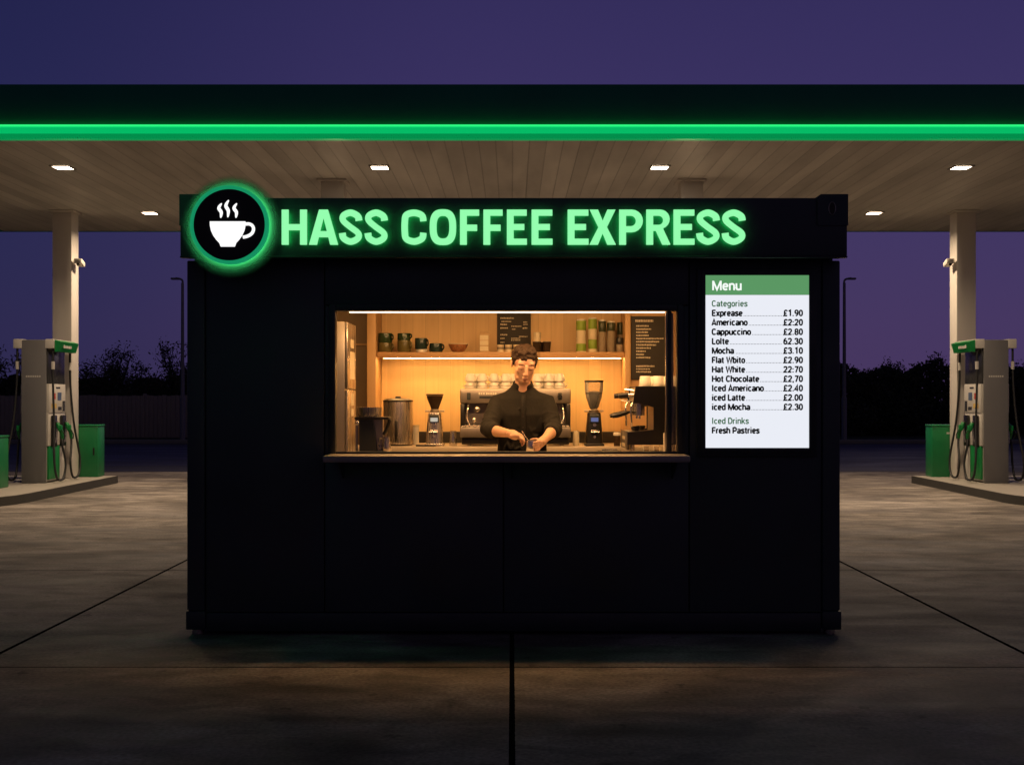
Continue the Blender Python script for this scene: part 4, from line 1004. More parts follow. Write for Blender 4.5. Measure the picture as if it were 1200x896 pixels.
for gxp in (-.17, .17):
    gp = MB().cyl((gxp, .06, .299), (gxp, .05, .25), .036).cyl((gxp, .05, .25), (gxp, .05, .225), .042).build('group_head', 'chrome', em)
    MB().cyl((gxp, .05, .224), (gxp, .05, .20), .036).tube([(gxp, .01, .21), (gxp, -.04, .212), (gxp, -.06, .208), (gxp, -.15, .19)], [.008, .009, .014, .013], 10).build('portafilter', 'chrome', gp)
for s in (-1, 1):
    MB().tube(crom([(s * .33, .0, .30), (s * .335, -.04, .27), (s * .34, -.06, .2), (s * .32, -.07, .15)], 5), .006, 8).build('steam_wand', 'chrome', em)
    MB().ell((s * .27, -.03, .26), (.022, .018, .022), 14).cyl((s * .27, -.02, .26), (s * .27, .03, .28), .008).build('steam_knob', 'chrome', em)
    MB().ell((s * .29, -.05, .185), (.018, .014, .018), 14).cyl((s * .29, -.04, .185), (s * .29, -.04, .14), .007).build('tap', 'chrome', em)
MB().tube([(-W + .02, -.02, .425), (W - .02, -.02, .425), (W - .02, .17, .425), (-W + .02, .17, .422)], .003, 6, closed=True).build('cup_rail', 'dull_steel', em)

CUPZ = CTF + .4065
cp = thing('coffee_cup', 'white coffee cup stacked upside down on top of the steel espresso machine', 'cup', (0, 0, 0), 'white cups on the espresso machine')
MB().lathe([(.037, 0), (.039, .002), (.035, .03), (.024, .052), (.022, .056), (0, .056)], seg=20).build('body', 'ceramic', cp)
MB().tube(crom([(.036, 0, .015), (.05, 0, .015), (.052, 0, .032), (.031, 0, .040)], 4), .004, 6).build('handle', 'ceramic', cp)
first = True
for px, lv, yy in ((551, 2, 8.42), (565, 2, 8.41), (579, 2, 8.42), (592.5, 2, 8.45), (558, 2, 8.50), (586, 1, 8.51), (630, 2, 8.44), (636, 2, 8.51), (643.5, 2, 8.42), (656, 2, 8.42), (650, 2, 8.50), (600, 2, 8.51)):
    for k in range(lv):
        o = cp if first else copy_tree(cp); first = False
        o.location = (PX(px, yy), yy, CUPZ + k * .0505); o.rotation_euler = (0, 0, random.uniform(-1.2, .6))

# espresso machine side-on at the right of the window (its front looks to -X)
e2 = thing('espresso_machine', 'black espresso machine seen side-on at the right end of the serving window', 'espresso machine', (PX(760, 7.36), 7.36, CTF))
s_ = 7.36 / F
def ep(px, py): return ((px - 760) * s_, PZ(py, 7.36) - CTF)
side = [ep(*q) for q in ((735.5, 506.5), (766, 503.5), (766, 477), (742, 471), (745, 452.5), (800, 452.5), (800, 521), (735.5, 521))]
D2 = .40
for y in (0, D2 - .02):
    MB().prism(side, y, y + .02).build('side_panel', 'black_plastic', e2)
hb = [ep(*q) for q in ((767, 476), (744, 470), (746, 453.5), (799, 453.5), (799, 520), (767, 520))]
MB().prism(hb, .0205, D2 - .0205).build('body', 'dull_steel', e2)
tr = MB().box(ep(736.5, 0)[0], ep(766.6, 0)[0], .0205, D2 - .0205, ep(0, 520)[1], ep(0, 505.5)[1], .004).build('drip_tray', 'dull_steel', e2)
fpn = MB().box(ep(729, 0)[0] + .03, ep(735.3, 0)[0], .0, D2, ep(0, 527)[1] + .004, ep(0, 505)[1], .004).build('front_panel', 'grey_machine', e2)
for k in range(2): MB().box(ep(731.5, 0)[0] + .0135, ep(731.5, 0)[0] + .0165, .12 + k * .0, .28, .03 + k * .045, .05 + k * .045).build('button', 'cream', fpn)
for a in (742, 790):
    for yy in (.05, .34): MB().cyl((ep(a, 0)[0], yy, 0), (ep(a, 0)[0], yy, ep(0, 521.2)[1]), .014).build('foot', 'steel', e2)
for k, yy in enumerate((.12, .29)):
    x0 = ep(752, 0)[0]
    gp = MB().cyl((x0, yy, ep(0, 473)[1]), (x0, yy, ep(0, 482)[1]), .034).build('group_head', 'chrome', e2)
    hx0, hz0 = ep(742, 483)
    MB().cyl((x0, yy, ep(0, 482.2)[1]), (x0, yy, ep(0, 487)[1]), .032).build('portafilter', 'chrome', gp)
    MB().tube([(x0 - .03, yy, ep(0, 483)[1]), (ep(739, 0)[0], yy - .01, ep(0, 483)[1]), (ep(735, 0)[0], yy - .015, ep(0, 484)[1]), (ep(724, 0)[0], yy - .03, ep(0, 487)[1]), (ep(719, 0)[0], yy - .035, ep(0, 488)[1])], [.007, .008, .014, .016, .012], 10).build('portafilter_handle', 'black_plastic', gp)
    MB().tube([(x0, yy - .01, ep(0, 487)[1]), (x0 - .004, yy - .012, ep(0, 491)[1])], .006, 6).tube([(x0, yy + .01, ep(0, 487)[1]), (x0 + .004, yy + .012, ep(0, 491)[1])], .006, 6).build('spout', 'chrome', gp)
for yy in (.02, .36):
    MB().tube(crom([(ep(742, 0)[0], yy, ep(0, 472)[1]), (ep(739.5, 0)[0], yy - .01, ep(0, 478)[1]), (ep(740, 0)[0], yy - .015, ep(0, 492)[1]), (ep(740.5, 0)[0], yy, ep(0, 500)[1])], 5), .0055, 8).build('steam_wand', 'chrome', e2)
    kn = MB().cyl((ep(743.5, 0)[0], yy + .03, ep(0, 463)[1]), (ep(737, 0)[0], yy + .03, ep(0, 463)[1]), .012).build('steam_knob', 'chrome', e2)
    MB().cyl((ep(736.8, 0)[0], yy + .03, ep(0, 463)[1]), (ep(726, 0)[0], yy + .03, ep(0, 464)[1]), .019, .016, 14).build('grip', 'black_plastic', kn)
MB().tube([(ep(733, 0)[0], .06, ep(0, 456)[1]), (ep(744, 0)[0], .06, ep(0, 457.5)[1])], .006, 6).build('valve', 'chrome', e2)
MB().tube([(ep(731, 0)[0], .2, ep(0, 469)[1]), (ep(742, 0)[0], .2, ep(0, 470.5)[1])], .006, 6).build('valve', 'chrome', e2)
first = True
pc = thing('paper_cup', 'upturned white paper cup on top of the black espresso machine', 'cup', (0, 0, 0), 'paper cups on the black espresso machine')
MB().lathe([(.040, 0), (.041, .004), (.038, .006), (.033, .062), (.031, .064), (0, .063)], seg=24).build('body', 'paper_cup', pc)
MB().lathe([(.0402, .006), (.0385, .007), (.0402, .011)], seg=20).build('rim', 'ceramic', pc)
for px, yy in ((756, 7.46), (771.5, 7.46), (786, 7.46), (764, 7.58), (779, 7.58)):
    o = pc if first else copy_tree(pc); first = False
    o.location = (PX(px, yy), yy, PZ(452.5, 7.36) + .0015)
gt = thing('glass_tumbler', 'small clear tumbler under the black espresso machine', 'glass', (0, 0, 0), 'tumblers under the black machine')
MB().lathe([(0, 0), (.022, 0), (.026, .042), (.0245, .042), (.021, .004), (0, .004)], seg=20).build('body', 'glass', gt)
MB().lathe([(0, .0045), (.0205, .0045), (.022, .02), (0, .02)], seg=20).build('drink', 'kraft', gt)
for i, px in enumerate((757, 769)):
    o = gt if i == 0 else copy_tree(gt); o.location = (PX(px, 7.33), 7.30, CTF)
dc = thing('demitasse', 'dark espresso cup standing on the drip tray of the black machine', 'cup', (0, 0, 0), 'dark cups on the drip tray')
MB().lathe([(0, 0), (.02, 0), (.03, .02), (.031, .03), (.028, .03), (.02, .006), (0, .006)], seg=20).build('body', 'black_plastic', dc)
for i, (px, yy) in enumerate(((747, .12), (757, .29))):
    o = dc if i == 0 else copy_tree(dc); o.location = (PX(px, 7.36), 7.36 + yy, CTF + ep(0, 505.5)[1] + .001)
t = thing('lid_stack', 'narrow upright sleeve of white cup lids at the right end of the counter', 'cup lids', (PX(779.6, 7.2), 7.2, CTF))
sm = MB()
for k in range(12): sm.lathe([(0, k * .0105), (.0115, k * .0105), (.013, k * .0105 + .004), (.0115, k * .0105 + .0095), (0, k * .0105 + .0095)], seg=14)
sm.build('lids', 'paper_cup', t)
MB().cyl((.0, .0145, 0), (.0, .0145, .14), .0012).build('holder', 'steel', t)

# chalkboards
def chalk(x0, x1, y, z0, z1, label, lines):
    t = thing('chalkboard', label, 'chalkboard', ((x0 + x1) / 2, y, z0))
    w = (x1 - x0) / 2; h = z1 - z0
    b = MB().box(-w, w, -.012, 0, 0, h, .002).build('board', 'slate', t)
    rn = random.Random(int(x0 * 1000))
    mk = MB()
    for u0, u1, v, hh in lines:
        x = -w + u0 * 2 * w; xe = -w + u1 * 2 * w; z = h * (1 - v)
        while x < xe:
            ww = rn.uniform(.006, .011); mk.box(x, min(x + ww, xe), -.0135, -.0122, z - hh / 2 + rn.uniform(-.001, .001), z + hh / 2 + rn.uniform(-.001, .0015)); x += ww + rn.uniform(.002, .004)
    mk.build('chalk_writing', 'chalk', b, False, 0)
ln = [(.10, .53, .075, .016)] + [(.12, e, .155 + k * .05, .010) for k, e in enumerate((.42, .48, .41, .42, .78, .68, .6, .48, .35, .31, .46))] + [(.12, .56, .79, .011), (.12, .45, .835, .009), (.12, .48, .88, .009)]
Yc = 8.576
chalk(PX(739.5, Yc), PX(788, Yc), Yc, PZ(444.5, Yc), PZ(370.5, Yc), 'tall chalkboard menu at the right end of the serving window', ln)
Yd = BW - .002
chalk(PX(582.5, Yd), PX(622, Yd), Yd, PZ(409, Yd), PZ(366, Yd), 'chalkboard menu on the back panel behind the barista\'s head',
      [(.1, .5, .16, .010), (.13, .42, .25, .007), (.1, .3, .33, .010), (.1, .32, .43, .009), (.42, .72, .38, .007), (.44, .55, .46, .007), (.78, .9, .27, .008), (.78, .9, .33, .006), (.76, .9, .43, .010), (.1, .3, .61, .010), (.1, .22, .71, .007), (.65, .9, .66, .006), (.42, .7, .71, .006), (.42, .7, .76, .006), (.1, .22, .82, .006)])

# shelf goods
SZ = SHZ1 + .0005; SYY = 8.69
def sxp(px, Y=SYY): return PX(px, Y)
def mug(t, name, r, h, m, hside=1, z0=0):
    b = MB().lathe([(0, z0), (r * .9, z0), (r, z0 + h * .1), (r, z0 + h * .93), (r * .97, z0 + h), (r * .9, z0 + h), (r * .9, z0 + h * .12), (0, z0 + h * .1)], seg=26).build(name, m, t)
    MB().tube(crom([(r * .97 * hside, 0, z0 + h * .78), (r * 1.4 * hside, -.01, z0 + h * .8), (r * 1.5 * hside, -.012, z0 + h * .45), (r * .97 * hside, 0, z0 + h * .22)], 5), .0055, 8).build('handle', m, b)
    return b
def mugthing(px, z, r, h, m, label, hs=1, rot=-.5, Y=SYY, group=None):
    t = thing('mug', label, 'mug', (sxp(px, Y), Y, SZ + z), group); t.rotation_euler = (0, 0, rot); mug(t, 'body', r, h, m, hs); return t
mugthing(451.5, 0, .052, .07, 'olive', 'olive mug under another at the left end of the shelf')
mugthing(451.5, .0705, .052, .071, 'green_glaze', 'green mug stacked on top at the left end of the shelf')
mugthing(473.5, 0, .049, .088, 'olive', 'olive mug at the bottom of the second stack from the left')
mugthing(473.5, .0885, .049, .052, 'green_glaze', 'dark green mug on top of the second stack from the left')
mugthing(493.5, 0.0, .036, .022, 'ceramic', 'white saucer cup under the dark teal mug on the shelf')
mugthing(493.5, .0225, .046, .082, 'teal_glaze', 'dark teal mug on a white cup on the shelf')
mugthing(511, 0, .049, .066, 'teal_glaze', 'squat dark teal cup left of the speckled bowl')
t = thing('speckled_bowl', 'speckled brown bowl with a pale rim on the shelf', 'bowl', (sxp(537), SYY, SZ))
MB().lathe([(0, 0), (.035, 0), (.05, .012), (.068, .045), (.073, .058), (.069, .058), (.062, .044), (.03, .012), (0, .01)], seg=32).build('body', 'red_pattern', t)
MB().lathe([(.0735, .0585), (.0735, .064), (.068, .064), (.068, .0585), (.0735, .0585)], seg=32).build('rim', 'cream', t)
t = thing('card_carton', 'small cream and brown carton standing on the shelf left of the chalkboard', 'carton', (sxp(567.5), SYY, SZ))
MB().box(-.036, .036, -.03, .03, 0, .135, .003).build('body', 'kraft', t)
MB().prism([(-.036, .1355), (.036, .1355), (.03, .155), (-.03, .155)], -.026, .026).build('top_fold', 'kraft', t)
for z0, z1 in ((.01, .045), (.052, .085), (.09, .125)): MB().box(-.031, .031, -.0325, -.0305, z0, z1).build('label', 'cream', t)
tb = thing('patterned_tumbler', 'pale patterned tumbler on the shelf in front of the chalkboard', 'tumbler', (0, 0, 0), 'tumblers in front of the chalkboard')
MB().lathe([(0, 0), (.022, 0), (.0265, .055), (.0235, .055), (.02, .004), (0, .004)], seg=20).build('body', 'cream', tb)
MB().lathe([(.0246, .02), (.0252, .024), (.0252, .034), (.026, .038)], seg=20).build('band', 'taupe', tb)
for i, px in enumerate((586.5, 596, 605.5, 614)):
    o = tb if i == 0 else copy_tree(tb); o.location = (sxp(px, 8.66), 8.66, SZ)
for i, (px, z, m, lab) in enumerate(((629, 0, 'smoked', 'dark tumbler under two cream cups right of the barista\'s head'), (641, 0, 'smoked', 'dark tumbler right of the cream cup stack'),
                                    (635, 0, 'smoked', 'dark tumbler at the back between two others'), (629.5, .0765, 'cream', 'cream cup stacked on the dark tumbler'), (629.5, .112, 'cream', 'topmost cream cup of the stack right of the barista\'s head'))):
    t = thing('tumbler', lab, 'tumbler', (sxp(px, 8.66 if i != 2 else 8.74), 8.66 if i != 2 else 8.74, SZ + z))
    if m == 'smoked': MB().lathe([(0, 0), (.024, 0), (.031, .076), (.029, .076), (.022, .004), (0, .004)], seg=22).build('body', m, t); MB().lathe([(.0285, .0762), (.0312, .0762), (.0312, .079), (.0285, .079), (.0285, .0762)], seg=22).build('rim', 'dull_steel', t)
    else: MB().lathe([(0, 0), (.025, 0), (.028, .034), (.025, .034), (.02, .004), (0, .004)], seg=22).build('body', m, t)
def tin(px, w, h, parts, label, cap='paper_cup', Y=SYY):
    t = thing('coffee_tin', label, 'tin', (sxp(px, Y), Y, SZ), 'tall tins on the shelf'); r = w / 2 / 158.5
    z = 0
    for m, f in parts:
        MB().lathe([(0, z + .0003), (r * .97, z + .0003), (r, z + .002), (r, z + f * h - .001), (r * .98, z + f * h), (0, z + f * h)], seg=28).build('band' if m != 'dark_lid' else 'body', m, t); z += f * h
    if cap: MB().lathe([(0, z + .0003), (r * .9, z + .0003), (r * .9, z + .010), (r * .7, z + .013), (0, z + .013)], seg=24).build('cap', cap, t)
    return t
tin(681, 11.6, .232, [('cream', .04), ('lime', .23), ('cream', .43), ('lime', .30)], 'lime topped tin with a wide cream label, leftmost in the row of tins')
tin(694.5, 10.4, .245, [('cream', .10), ('lime', .28), ('cream', .32), ('lime', .30)], 'tallest tin on the shelf, cream with lime bands')
tin(705.8, 9.2, .228, [('taupe', .66), ('dark_lid', .34)], 'dark topped tin with a taupe label in the middle of the row of tins')
tin(716.2, 10.0, .218, [('taupe', .72), ('dark_lid', .28)], 'shorter tin with a tall taupe label, second from the right')
tin(726.2, 8.6, .105, [('taupe', .55), ('black_plastic', .45)], 'short dark jar with taupe label in front of a tin at the shelf end', None, 8.65)
tin(727, 8.4, .225, [('taupe', .6), ('dark_lid', .4)], 'dark green tin behind the short jar at the right end of the shelf', None, 8.78)

# ------------------------------------------------------------------ barista
def remesh(mb, name, material, parent, vox, smooth_it=6, fac=.5, world=True):
    bmesh.ops.recalc_face_normals(mb.bm, faces=mb.bm.faces[:])
    me = bpy.data.meshes.new(name); mb.bm.to_mesh(me); mb.bm.free()
    o = bpy.data.objects.new(name, me); COL.objects.link(o)
    r_ = o.modifiers.new('r', 'REMESH'); r_.mode = 'VOXEL'; r_.voxel_size = vox
    s__ = o.modifiers.new('s', 'SMOOTH'); s__.iterations = smooth_it; s__.factor = fac
    dg = bpy.context.evaluated_depsgraph_get()
    m2 = bpy.data.meshes.new_from_object(o.evaluated_get(dg))
    bpy.data.objects.remove(o); bpy.data.meshes.remove(me)
    if world: m2.transform(Matrix.Translation(-parent.location))
    return link(name, m2, material, parent, 180)
bx0 = .066
per = thing('person', 'young man with curly brown hair and dark shirt stirring a steel jug', 'person', (bx0, 7.70, FLZ))
HC = Vector((.079, 7.585, 1.628))
HR = Matrix.Rotation(R(8), 4, 'Z') @ Matrix.Rotation(R(-17), 4, 'Y') @ Matrix.Identity(4)
HR = Matrix.Rotation(R(10), 4, 'Z') @ Matrix.Rotation(R(3), 4, 'Y') @ Matrix.Rotation(R(24), 4, 'X')
HS = 1.0
def H(x, y, z): return HC + (HR.to_3x3() @ Vector((x, y, z))) * HS
def hell(mb, c, r, seg=20, rot=None):
    rr = HR.to_3x3() if rot is None else HR.to_3x3() @ rot
    mb.ell(H(*c), tuple(q * HS for q in r), seg, rr)
sR, sL = Vector((-.094, 7.68, 1.380)), Vector((.228, 7.68, 1.380))
eR, eL = Vector((-.150, 7.535, 1.205)), Vector((.268, 7.56, 1.205))
wR, wL = Vector((-.022, 7.345, 1.188)), Vector((.212, 7.365, 1.160))
b = MB()
hell(b, (0, .014, .026), (.074, .090, .074), 28)
hell(b, (0, -.028, -.03), (.060, .060, .082), 28)
hell(b, (0, -.048, -.090), (.034, .036, .027))
for s in (-1, 1):
    hell(b, (s * .030, -.026, -.072), (.029, .044, .034))
    hell(b, (s * .034, -.060, -.022), (.025, .022, .022))
    hell(b, (s * .028, -.064, .026), (.028, .0135, .018))
    hell(b, (s * .031, -.0705, .003), (.023, .0175, .020))
    hell(b, (s * .076, .012, -.002), (.010, .019, .032))
    hell(b, (s * .011, -.098, -.038), (.009, .011, .008))
b.tube([H(0, -.084, .022), H(0, -.098, -.005), H(0, -.110, -.030), H(0, -.100, -.040)], [.009, .010, .0125, .008], 12)
hell(b, (0, -.088, -.060), (.021, .011, .006)); hell(b, (0, -.087, -.071), (.018, .011, .007))
b.tube([H(0, .022, -.04), Vector((.070, 7.655, 1.50)), Vector((bx0, 7.68, 1.42))], [.050, .051, .075], 24)
b.loft([(bx0, 7.69, 1.45, .07, .05), (bx0, 7.69, 1.41, .14, .075), (bx0, 7.695, 1.30, .15, .09), (bx0, 7.70, 1.12, .135, .09), (bx0, 7.70, .98, .145, .095), (bx0, 7.70, .88, .14, .095)])
for s, e, w in ((sR, eR, wR), (sL, eL, wL)):
    b.tube([s, s.lerp(e, .5), e, e.lerp(w, .3), e.lerp(w, .7), w], [.05, .044, .038, .0385, .031, .0255], 18)
for s in (-1, 1):
    b.tube([(bx0 + s * .08, 7.70, .92), (bx0 + s * .09, 7.69, .58), (bx0 + s * .095, 7.70, .5), (bx0 + s * .10, 7.715, .22)], [.078, .052, .05, .036], 18)
    b.ell((bx0 + s * .10, 7.66, .175), (.04, .11, .035))
def finger(mb, pts, r): mb.tube(crom(pts, 4), [r * (1 - .22 * i / (4 * (len(pts) - 1))) for i in range(4 * (len(pts) - 1) + 1)], 10); mb.ell(pts[-1], (r * .8,) * 3, 8)
# right hand (at the left in the photo): closed round a spoon
k0 = Vector((.040, 7.300, 1.178)); row = Vector((.004, -.0165, -.0085))
b.tube([wR, wR.lerp(k0, .4), k0 + Vector((-.012, -.012, -.004))], [.0255, .030, .027], 14)
b.ell(k0 + Vector((-.022, -.018, -.006)), (.034, .034, .022), 16)
for i, ln_ in enumerate((1.0, 1.08, 1.0, .84)):
    p = k0 + row * (i - .8) + Vector((-.004, 0, .008 - .003 * abs(i - 1)))
    finger(b, [p, p + Vector((.026, -.004, -.012)) * ln_, p + Vector((.036, .002, -.036)) * ln_, p + Vector((.020, .008, -.052)) * ln_], .0088)
tb_ = wR + Vector((.024, -.002, -.012))
finger(b, [tb_, tb_ + Vector((.026, .010, -.012)), tb_ + Vector((.050, .006, -.024)), tb_ + Vector((.068, -.004, -.034))], .0102)
# left hand: round the right side of the jug
JX, JY, JR, JH = .121, 7.270, .034, .076
pc_ = Vector((JX + JR + .020, JY + .016, 1.128))
b.tube([wL, wL.lerp(pc_, .5), pc_], [.0255, .029, .028], 14)
b.ell(pc_, (.017, .032, .032), 16)
for i, ln_ in enumerate((.92, 1.0, .95, .8)):
    z = 1.146 - i * .0168; rr = JR + .0085
    A = [R(a) for a in (28, -8, -42 * ln_, -74 * ln_)]
    finger(b, [Vector((JX + (rr + (.010 if j == 0 else .003 if j == 1 else 0)) * math.cos(a), JY + (rr + (.01 if j == 0 else 0)) * math.sin(a), z - j * .0035)) for j, a in enumerate(A)], .0085)
finger(b, [pc_ + Vector((-.004, .012, .016)), Vector((JX + JR + .004, JY + .034, 1.152)), Vector((JX + .018, JY + .042, 1.154)), Vector((JX - .004, JY + .042, 1.150))], .010)
remesh(b, 'body', 'skin', per, .0036, 9, .5)

# hair: curls over the skull
hm = MB(); rn = random.Random(11)
hell(hm, (0, .022, .040), (.079, .090, .070), 26)
for i in range(420):
    u = rn.uniform(-1, 1); a = rn.uniform(0, 6.283); q = math.sqrt(1 - u * u)
    d = Vector((q * math.cos(a), q * math.sin(a), u)); c = Vector((0, .020, .038)) + Vector((d.x * .080, d.y * .092, d.z * .071))
    front = c.y < -.02
    if front and c.z < .058 + .010 * math.sin(c.x * 90): continue
    if not front and c.z < (.012 if c.y < .03 else -.045): continue
    rr = rn.uniform(.0075, .0125) * (1.25 if c.z > .08 else .9)
    hell(hm, (c.x, c.y, c.z + (.004 if c.z > .08 else 0)), (rr, rr, rr * .9), 8)
for s in (-1, 1): hell(hm, (s * .073, -.008, .02), (.008, .014, .03), 10)
remesh(hm, 'hair', 'hair', per, .0042, 1, .4)
def face_bit(name, mb, m): return mb.build(name, m, per, True, 60)
for s in (-1, 1):
    face_bit('eyebrow', MB().tube([H(s * .012, -.0850, .0225), H(s * .030, -.0850, .0275), H(s * .050, -.0735, .0225)], [.0024, .0034, .0016], 8), 'brow')
    face_bit('eyelash', MB().tube([H(s * .018, -.0845, -.0010), H(s * .031, -.0878, -.0040), H(s * .046, -.0800, -.0010)], [.0014, .0024, .0014], 6), 'brow')
face_bit('lips', MB().tube([H(-.021, -.094, -.0655), H(-.008, -.0995, -.0635), H(0, -.0995, -.0645), H(.008, -.0995, -.0635), H(.021, -.094, -.0655)], [.0015, .0042, .0042, .0042, .0015], 8)
         .tube([H(-.018, -.093, -.068), H(0, -.0985, -.0715), H(.018, -.093, -.068)], [.0015, .0052, .0015], 8), 'lips')
# shirt
sb = MB()
sb.loft([(bx0, 7.668, 1.508, .057, .055), (bx0, 7.674, 1.484, .072, .064), (bx0, 7.683, 1.460, .098, .070), (bx0, 7.685, 1.436, .132, .082), (bx0, 7.685, 1.405, .166, .096), (bx0, 7.685, 1.36, .180, .108), (bx0, 7.68, 1.30, .178, .122), (bx0, 7.685, 1.20, .166, .122), (bx0, 7.69, 1.10, .160, .118), (bx0, 7.695, .99, .166, .122), (bx0, 7.70, .90, .170, .124)], 36)
for s, e, w, k in ((sR, eR, wR, -1), (sL, eL, wL, 1)):
    d = (w - e)
    sb.tube([s + Vector((-k * .06, 0, .026)), s + Vector((0, 0, .002)), s.lerp(e, .3), s.lerp(e, .65), e, e + d * .14, e + d * .26], [.045, .057, .060, .058, .058, .057, .053], 20)
    for f in (.55, .72, .88):   # folds round the elbow
        c = s.lerp(e, f); ax = (e - s).normalized(); u = ax.orthogonal().normalized(); v = ax.cross(u)
        sb.tube([c + (u * math.cos(a) + v * math.sin(a)) * .057 + ax * .012 * math.sin(2 * a + f * 20) for a in [2 * math.pi * j / 14 for j in range(14)]], .0065, 6, closed=True)
    # rolled cuff
    c0, c1 = e + d * .20, e + d * .40
    sb.tube([c0, c0.lerp(c1, .3), c0.lerp(c1, .8), c1], [.050, .0535, .052, .045], 20)
rf = random.Random(21)
for i in range(30):             # creases across the shirt front
    x0 = bx0 + rf.uniform(-.13, .13); z0 = rf.uniform(1.02, 1.34); dx, dz_ = rf.uniform(-.05, .05), rf.uniform(-.07, .07)
    pts = []
    for j in range(4):
        f = j / 3; xx = x0 + dx * f; zz = z0 + dz_ * f; e_ = min(.97, abs(xx - bx0) / .172); yy = 7.685 - .121 * (1 - e_ ** 2.3) ** (1 / 2.3)
        pts.append((xx, yy + .002, zz))
    sb.tube(pts, [.003, .0085, .0085, .003], 6)
shirt = remesh(sb, 'shirt', 'shirt', per, .0055, 5, .5)
cl = MB()
for s in (-1, 1):
    c = [Vector((bx0 + .004 + s * .060 * math.sin(a), 7.672 - .062 * math.cos(a) + .012, 1.506 - .016 * math.cos(a) + .010)) for a in [R(q_) for q_ in (18, 50, 85, 120, 150, 178)]]
    rows_ = [[p for p in c], [p + Vector((s * .012 * (1 if i < 3 else .4), -.016 if i < 2 else -.002, -.040 if i == 0 else -.030)) for i, p in enumerate(c)]]
    A = [cl.bm.verts.new(p) for p in rows_[0]]; B_ = [cl.bm.verts.new(p) for p in rows_[1]]
    for i in range(len(A) - 1): cl.bm.faces.new((A[i], A[i + 1], B_[i + 1], B_[i]))
co = cl.build('collar', 'shirt_trim', shirt, False); co.data.transform(Matrix.Translation(-per.location))
sol = co.modifiers.new('thick', 'SOLIDIFY'); sol.thickness = .004; sol.offset = 0
def fy(z): return 7.683 - (.1235 if z < 1.33 else .1235 - (z - 1.33) * .35)
pk = MB(); pz = [1.43, 1.36, 1.30, 1.22, 1.14, 1.06, .98]
for a, c in zip(pz, pz[1:]):
    q_ = [pk.bm.verts.new((bx0 + .006 + dx, fy(z) - .004, z)) for dx, z in ((-.016, a), (.016, a), (.016, c), (-.016, c))]; pk.bm.faces.new(q_)
bmesh.ops.remove_doubles(pk.bm, verts=pk.bm.verts[:], dist=1e-5)
po = pk.build('placket', 'shirt_trim', shirt, False); po.data.transform(Matrix.Translation(-per.location)); po.modifiers.new('thick', 'SOLIDIFY').thickness = .005
for z in (1.36, 1.29, 1.22, 1.15, 1.08):
    MB().lathe([(0, fy(z) - .0095), (.0055, fy(z) - .0095), (.0055, fy(z) - .0055), (0, fy(z) - .005)], (bx0 + .006, 0, z), 10, 'Y').xform(Matrix.Translation(-per.location)).build('button', 'black_plastic', shirt)
pkz = MB().box(bx0 + .06, bx0 + .135, 7.575, 7.581, 1.19, 1.28, .002); pkz.xform(Matrix.Translation(Vector((bx0 + .09, 7.58, 1.24))) @ Matrix.Rotation(R(14), 4, 'Z') @ Matrix.Translation(-Vector((bx0 + .09, 7.58, 1.24))))
pkz.xform(Matrix.Translation(-per.location)); pkz.build('pocket', 'shirt_trim', shirt)
tb2 = MB()
tb2.loft([(bx0, 7.70, .99, .150, .105), (bx0, 7.70, .90, .160, .115), (bx0, 7.70, .82, .165, .115)])
for s in (-1, 1): tb2.tube([(bx0 + s * .08, 7.70, .9), (bx0 + s * .09, 7.69, .56), (bx0 + s * .10, 7.715, .20)], [.088, .068, .055], 18)
remesh(tb2, 'trousers', 'trousers', per, .008, 4)
for s in (-1, 1):
    so = MB(); so.ell((bx0 + s * .10, 7.65, .172), (.05, .125, .045)); so.box(bx0 + s * .10 - .048, bx0 + s * .10 + .048, 7.53, 7.77, FLZ + .001, FLZ + .02, .008)
    so.build('shoe', 'shoe', per, True)
# the jug he holds and the spoon
jug = thing('steaming_jug', 'small steel jug the barista holds on the front counter', 'jug', (JX, JY, CTF))
MB().lathe([(0, 0), (JR * .95, 0), (JR, .004), (JR, JH * .6), (JR * .92, JH), (JR * .85, JH), (JR * .92, JH * .6), (JR * .9, .006), (0, .006)], seg=30).build('body', 'chrome', jug)
MB().lathe([(0, .05), (JR * .9, .05), (0, .0505)], seg=24).build('milk', 'ceramic', jug)
sp = thing('spoon', 'thin steel spoon in the barista\'s hand dipping into the jug', 'spoon', (.075, 7.29, 1.165))
sp_a, sp_b = Vector((.060, 7.292, 1.205)), Vector((.113, 7.272, 1.128))
MB().tube([sp_a - sp.location, sp_b - sp.location], .0025, 8).build('handle', 'chrome', sp)
MB().ell(sp_b - sp.location + Vector((.002, 0, -.006)), (.007, .004, .011), 12).build('bowl', 'chrome', sp)

# ------------------------------------------------------------------ dusk sky, weak sun below the light of the place
w = bpy.data.worlds.new('World'); S.world = w; w.use_nodes = True
nt = w.node_tree; n = nt.nodes; l = nt.links; n.clear()
out = n.new('ShaderNodeOutputWorld'); bg = n.new('ShaderNodeBackground'); l.new(bg.outputs[0], out.inputs[0]); bg.inputs[1].default_value = 1.0
tc = n.new('ShaderNodeTexCoord'); sx = n.new('ShaderNodeSeparateXYZ'); l.new(tc.outputs['Generated'], sx.inputs[0])
rp = n.new('ShaderNodeValToRGB'); l.new(sx.outputs['Z'], rp.inputs[0])
el = rp.color_ramp.elements
el[0].position = 0.0; el[0].color = (.060, .037, .112, 1)
el[1].position = 1.0; el[1].color = (.008, .009, .030, 1)
for p, c in ((.06, (.058, .037, .118)), (.15, (.050, .036, .122)), (.25, (.040, .030, .116)), (.34, (.033, .0255, .104)), (.6, (.015, .015, .052))):
    e = el.new(p); e.color = (*c, 1)
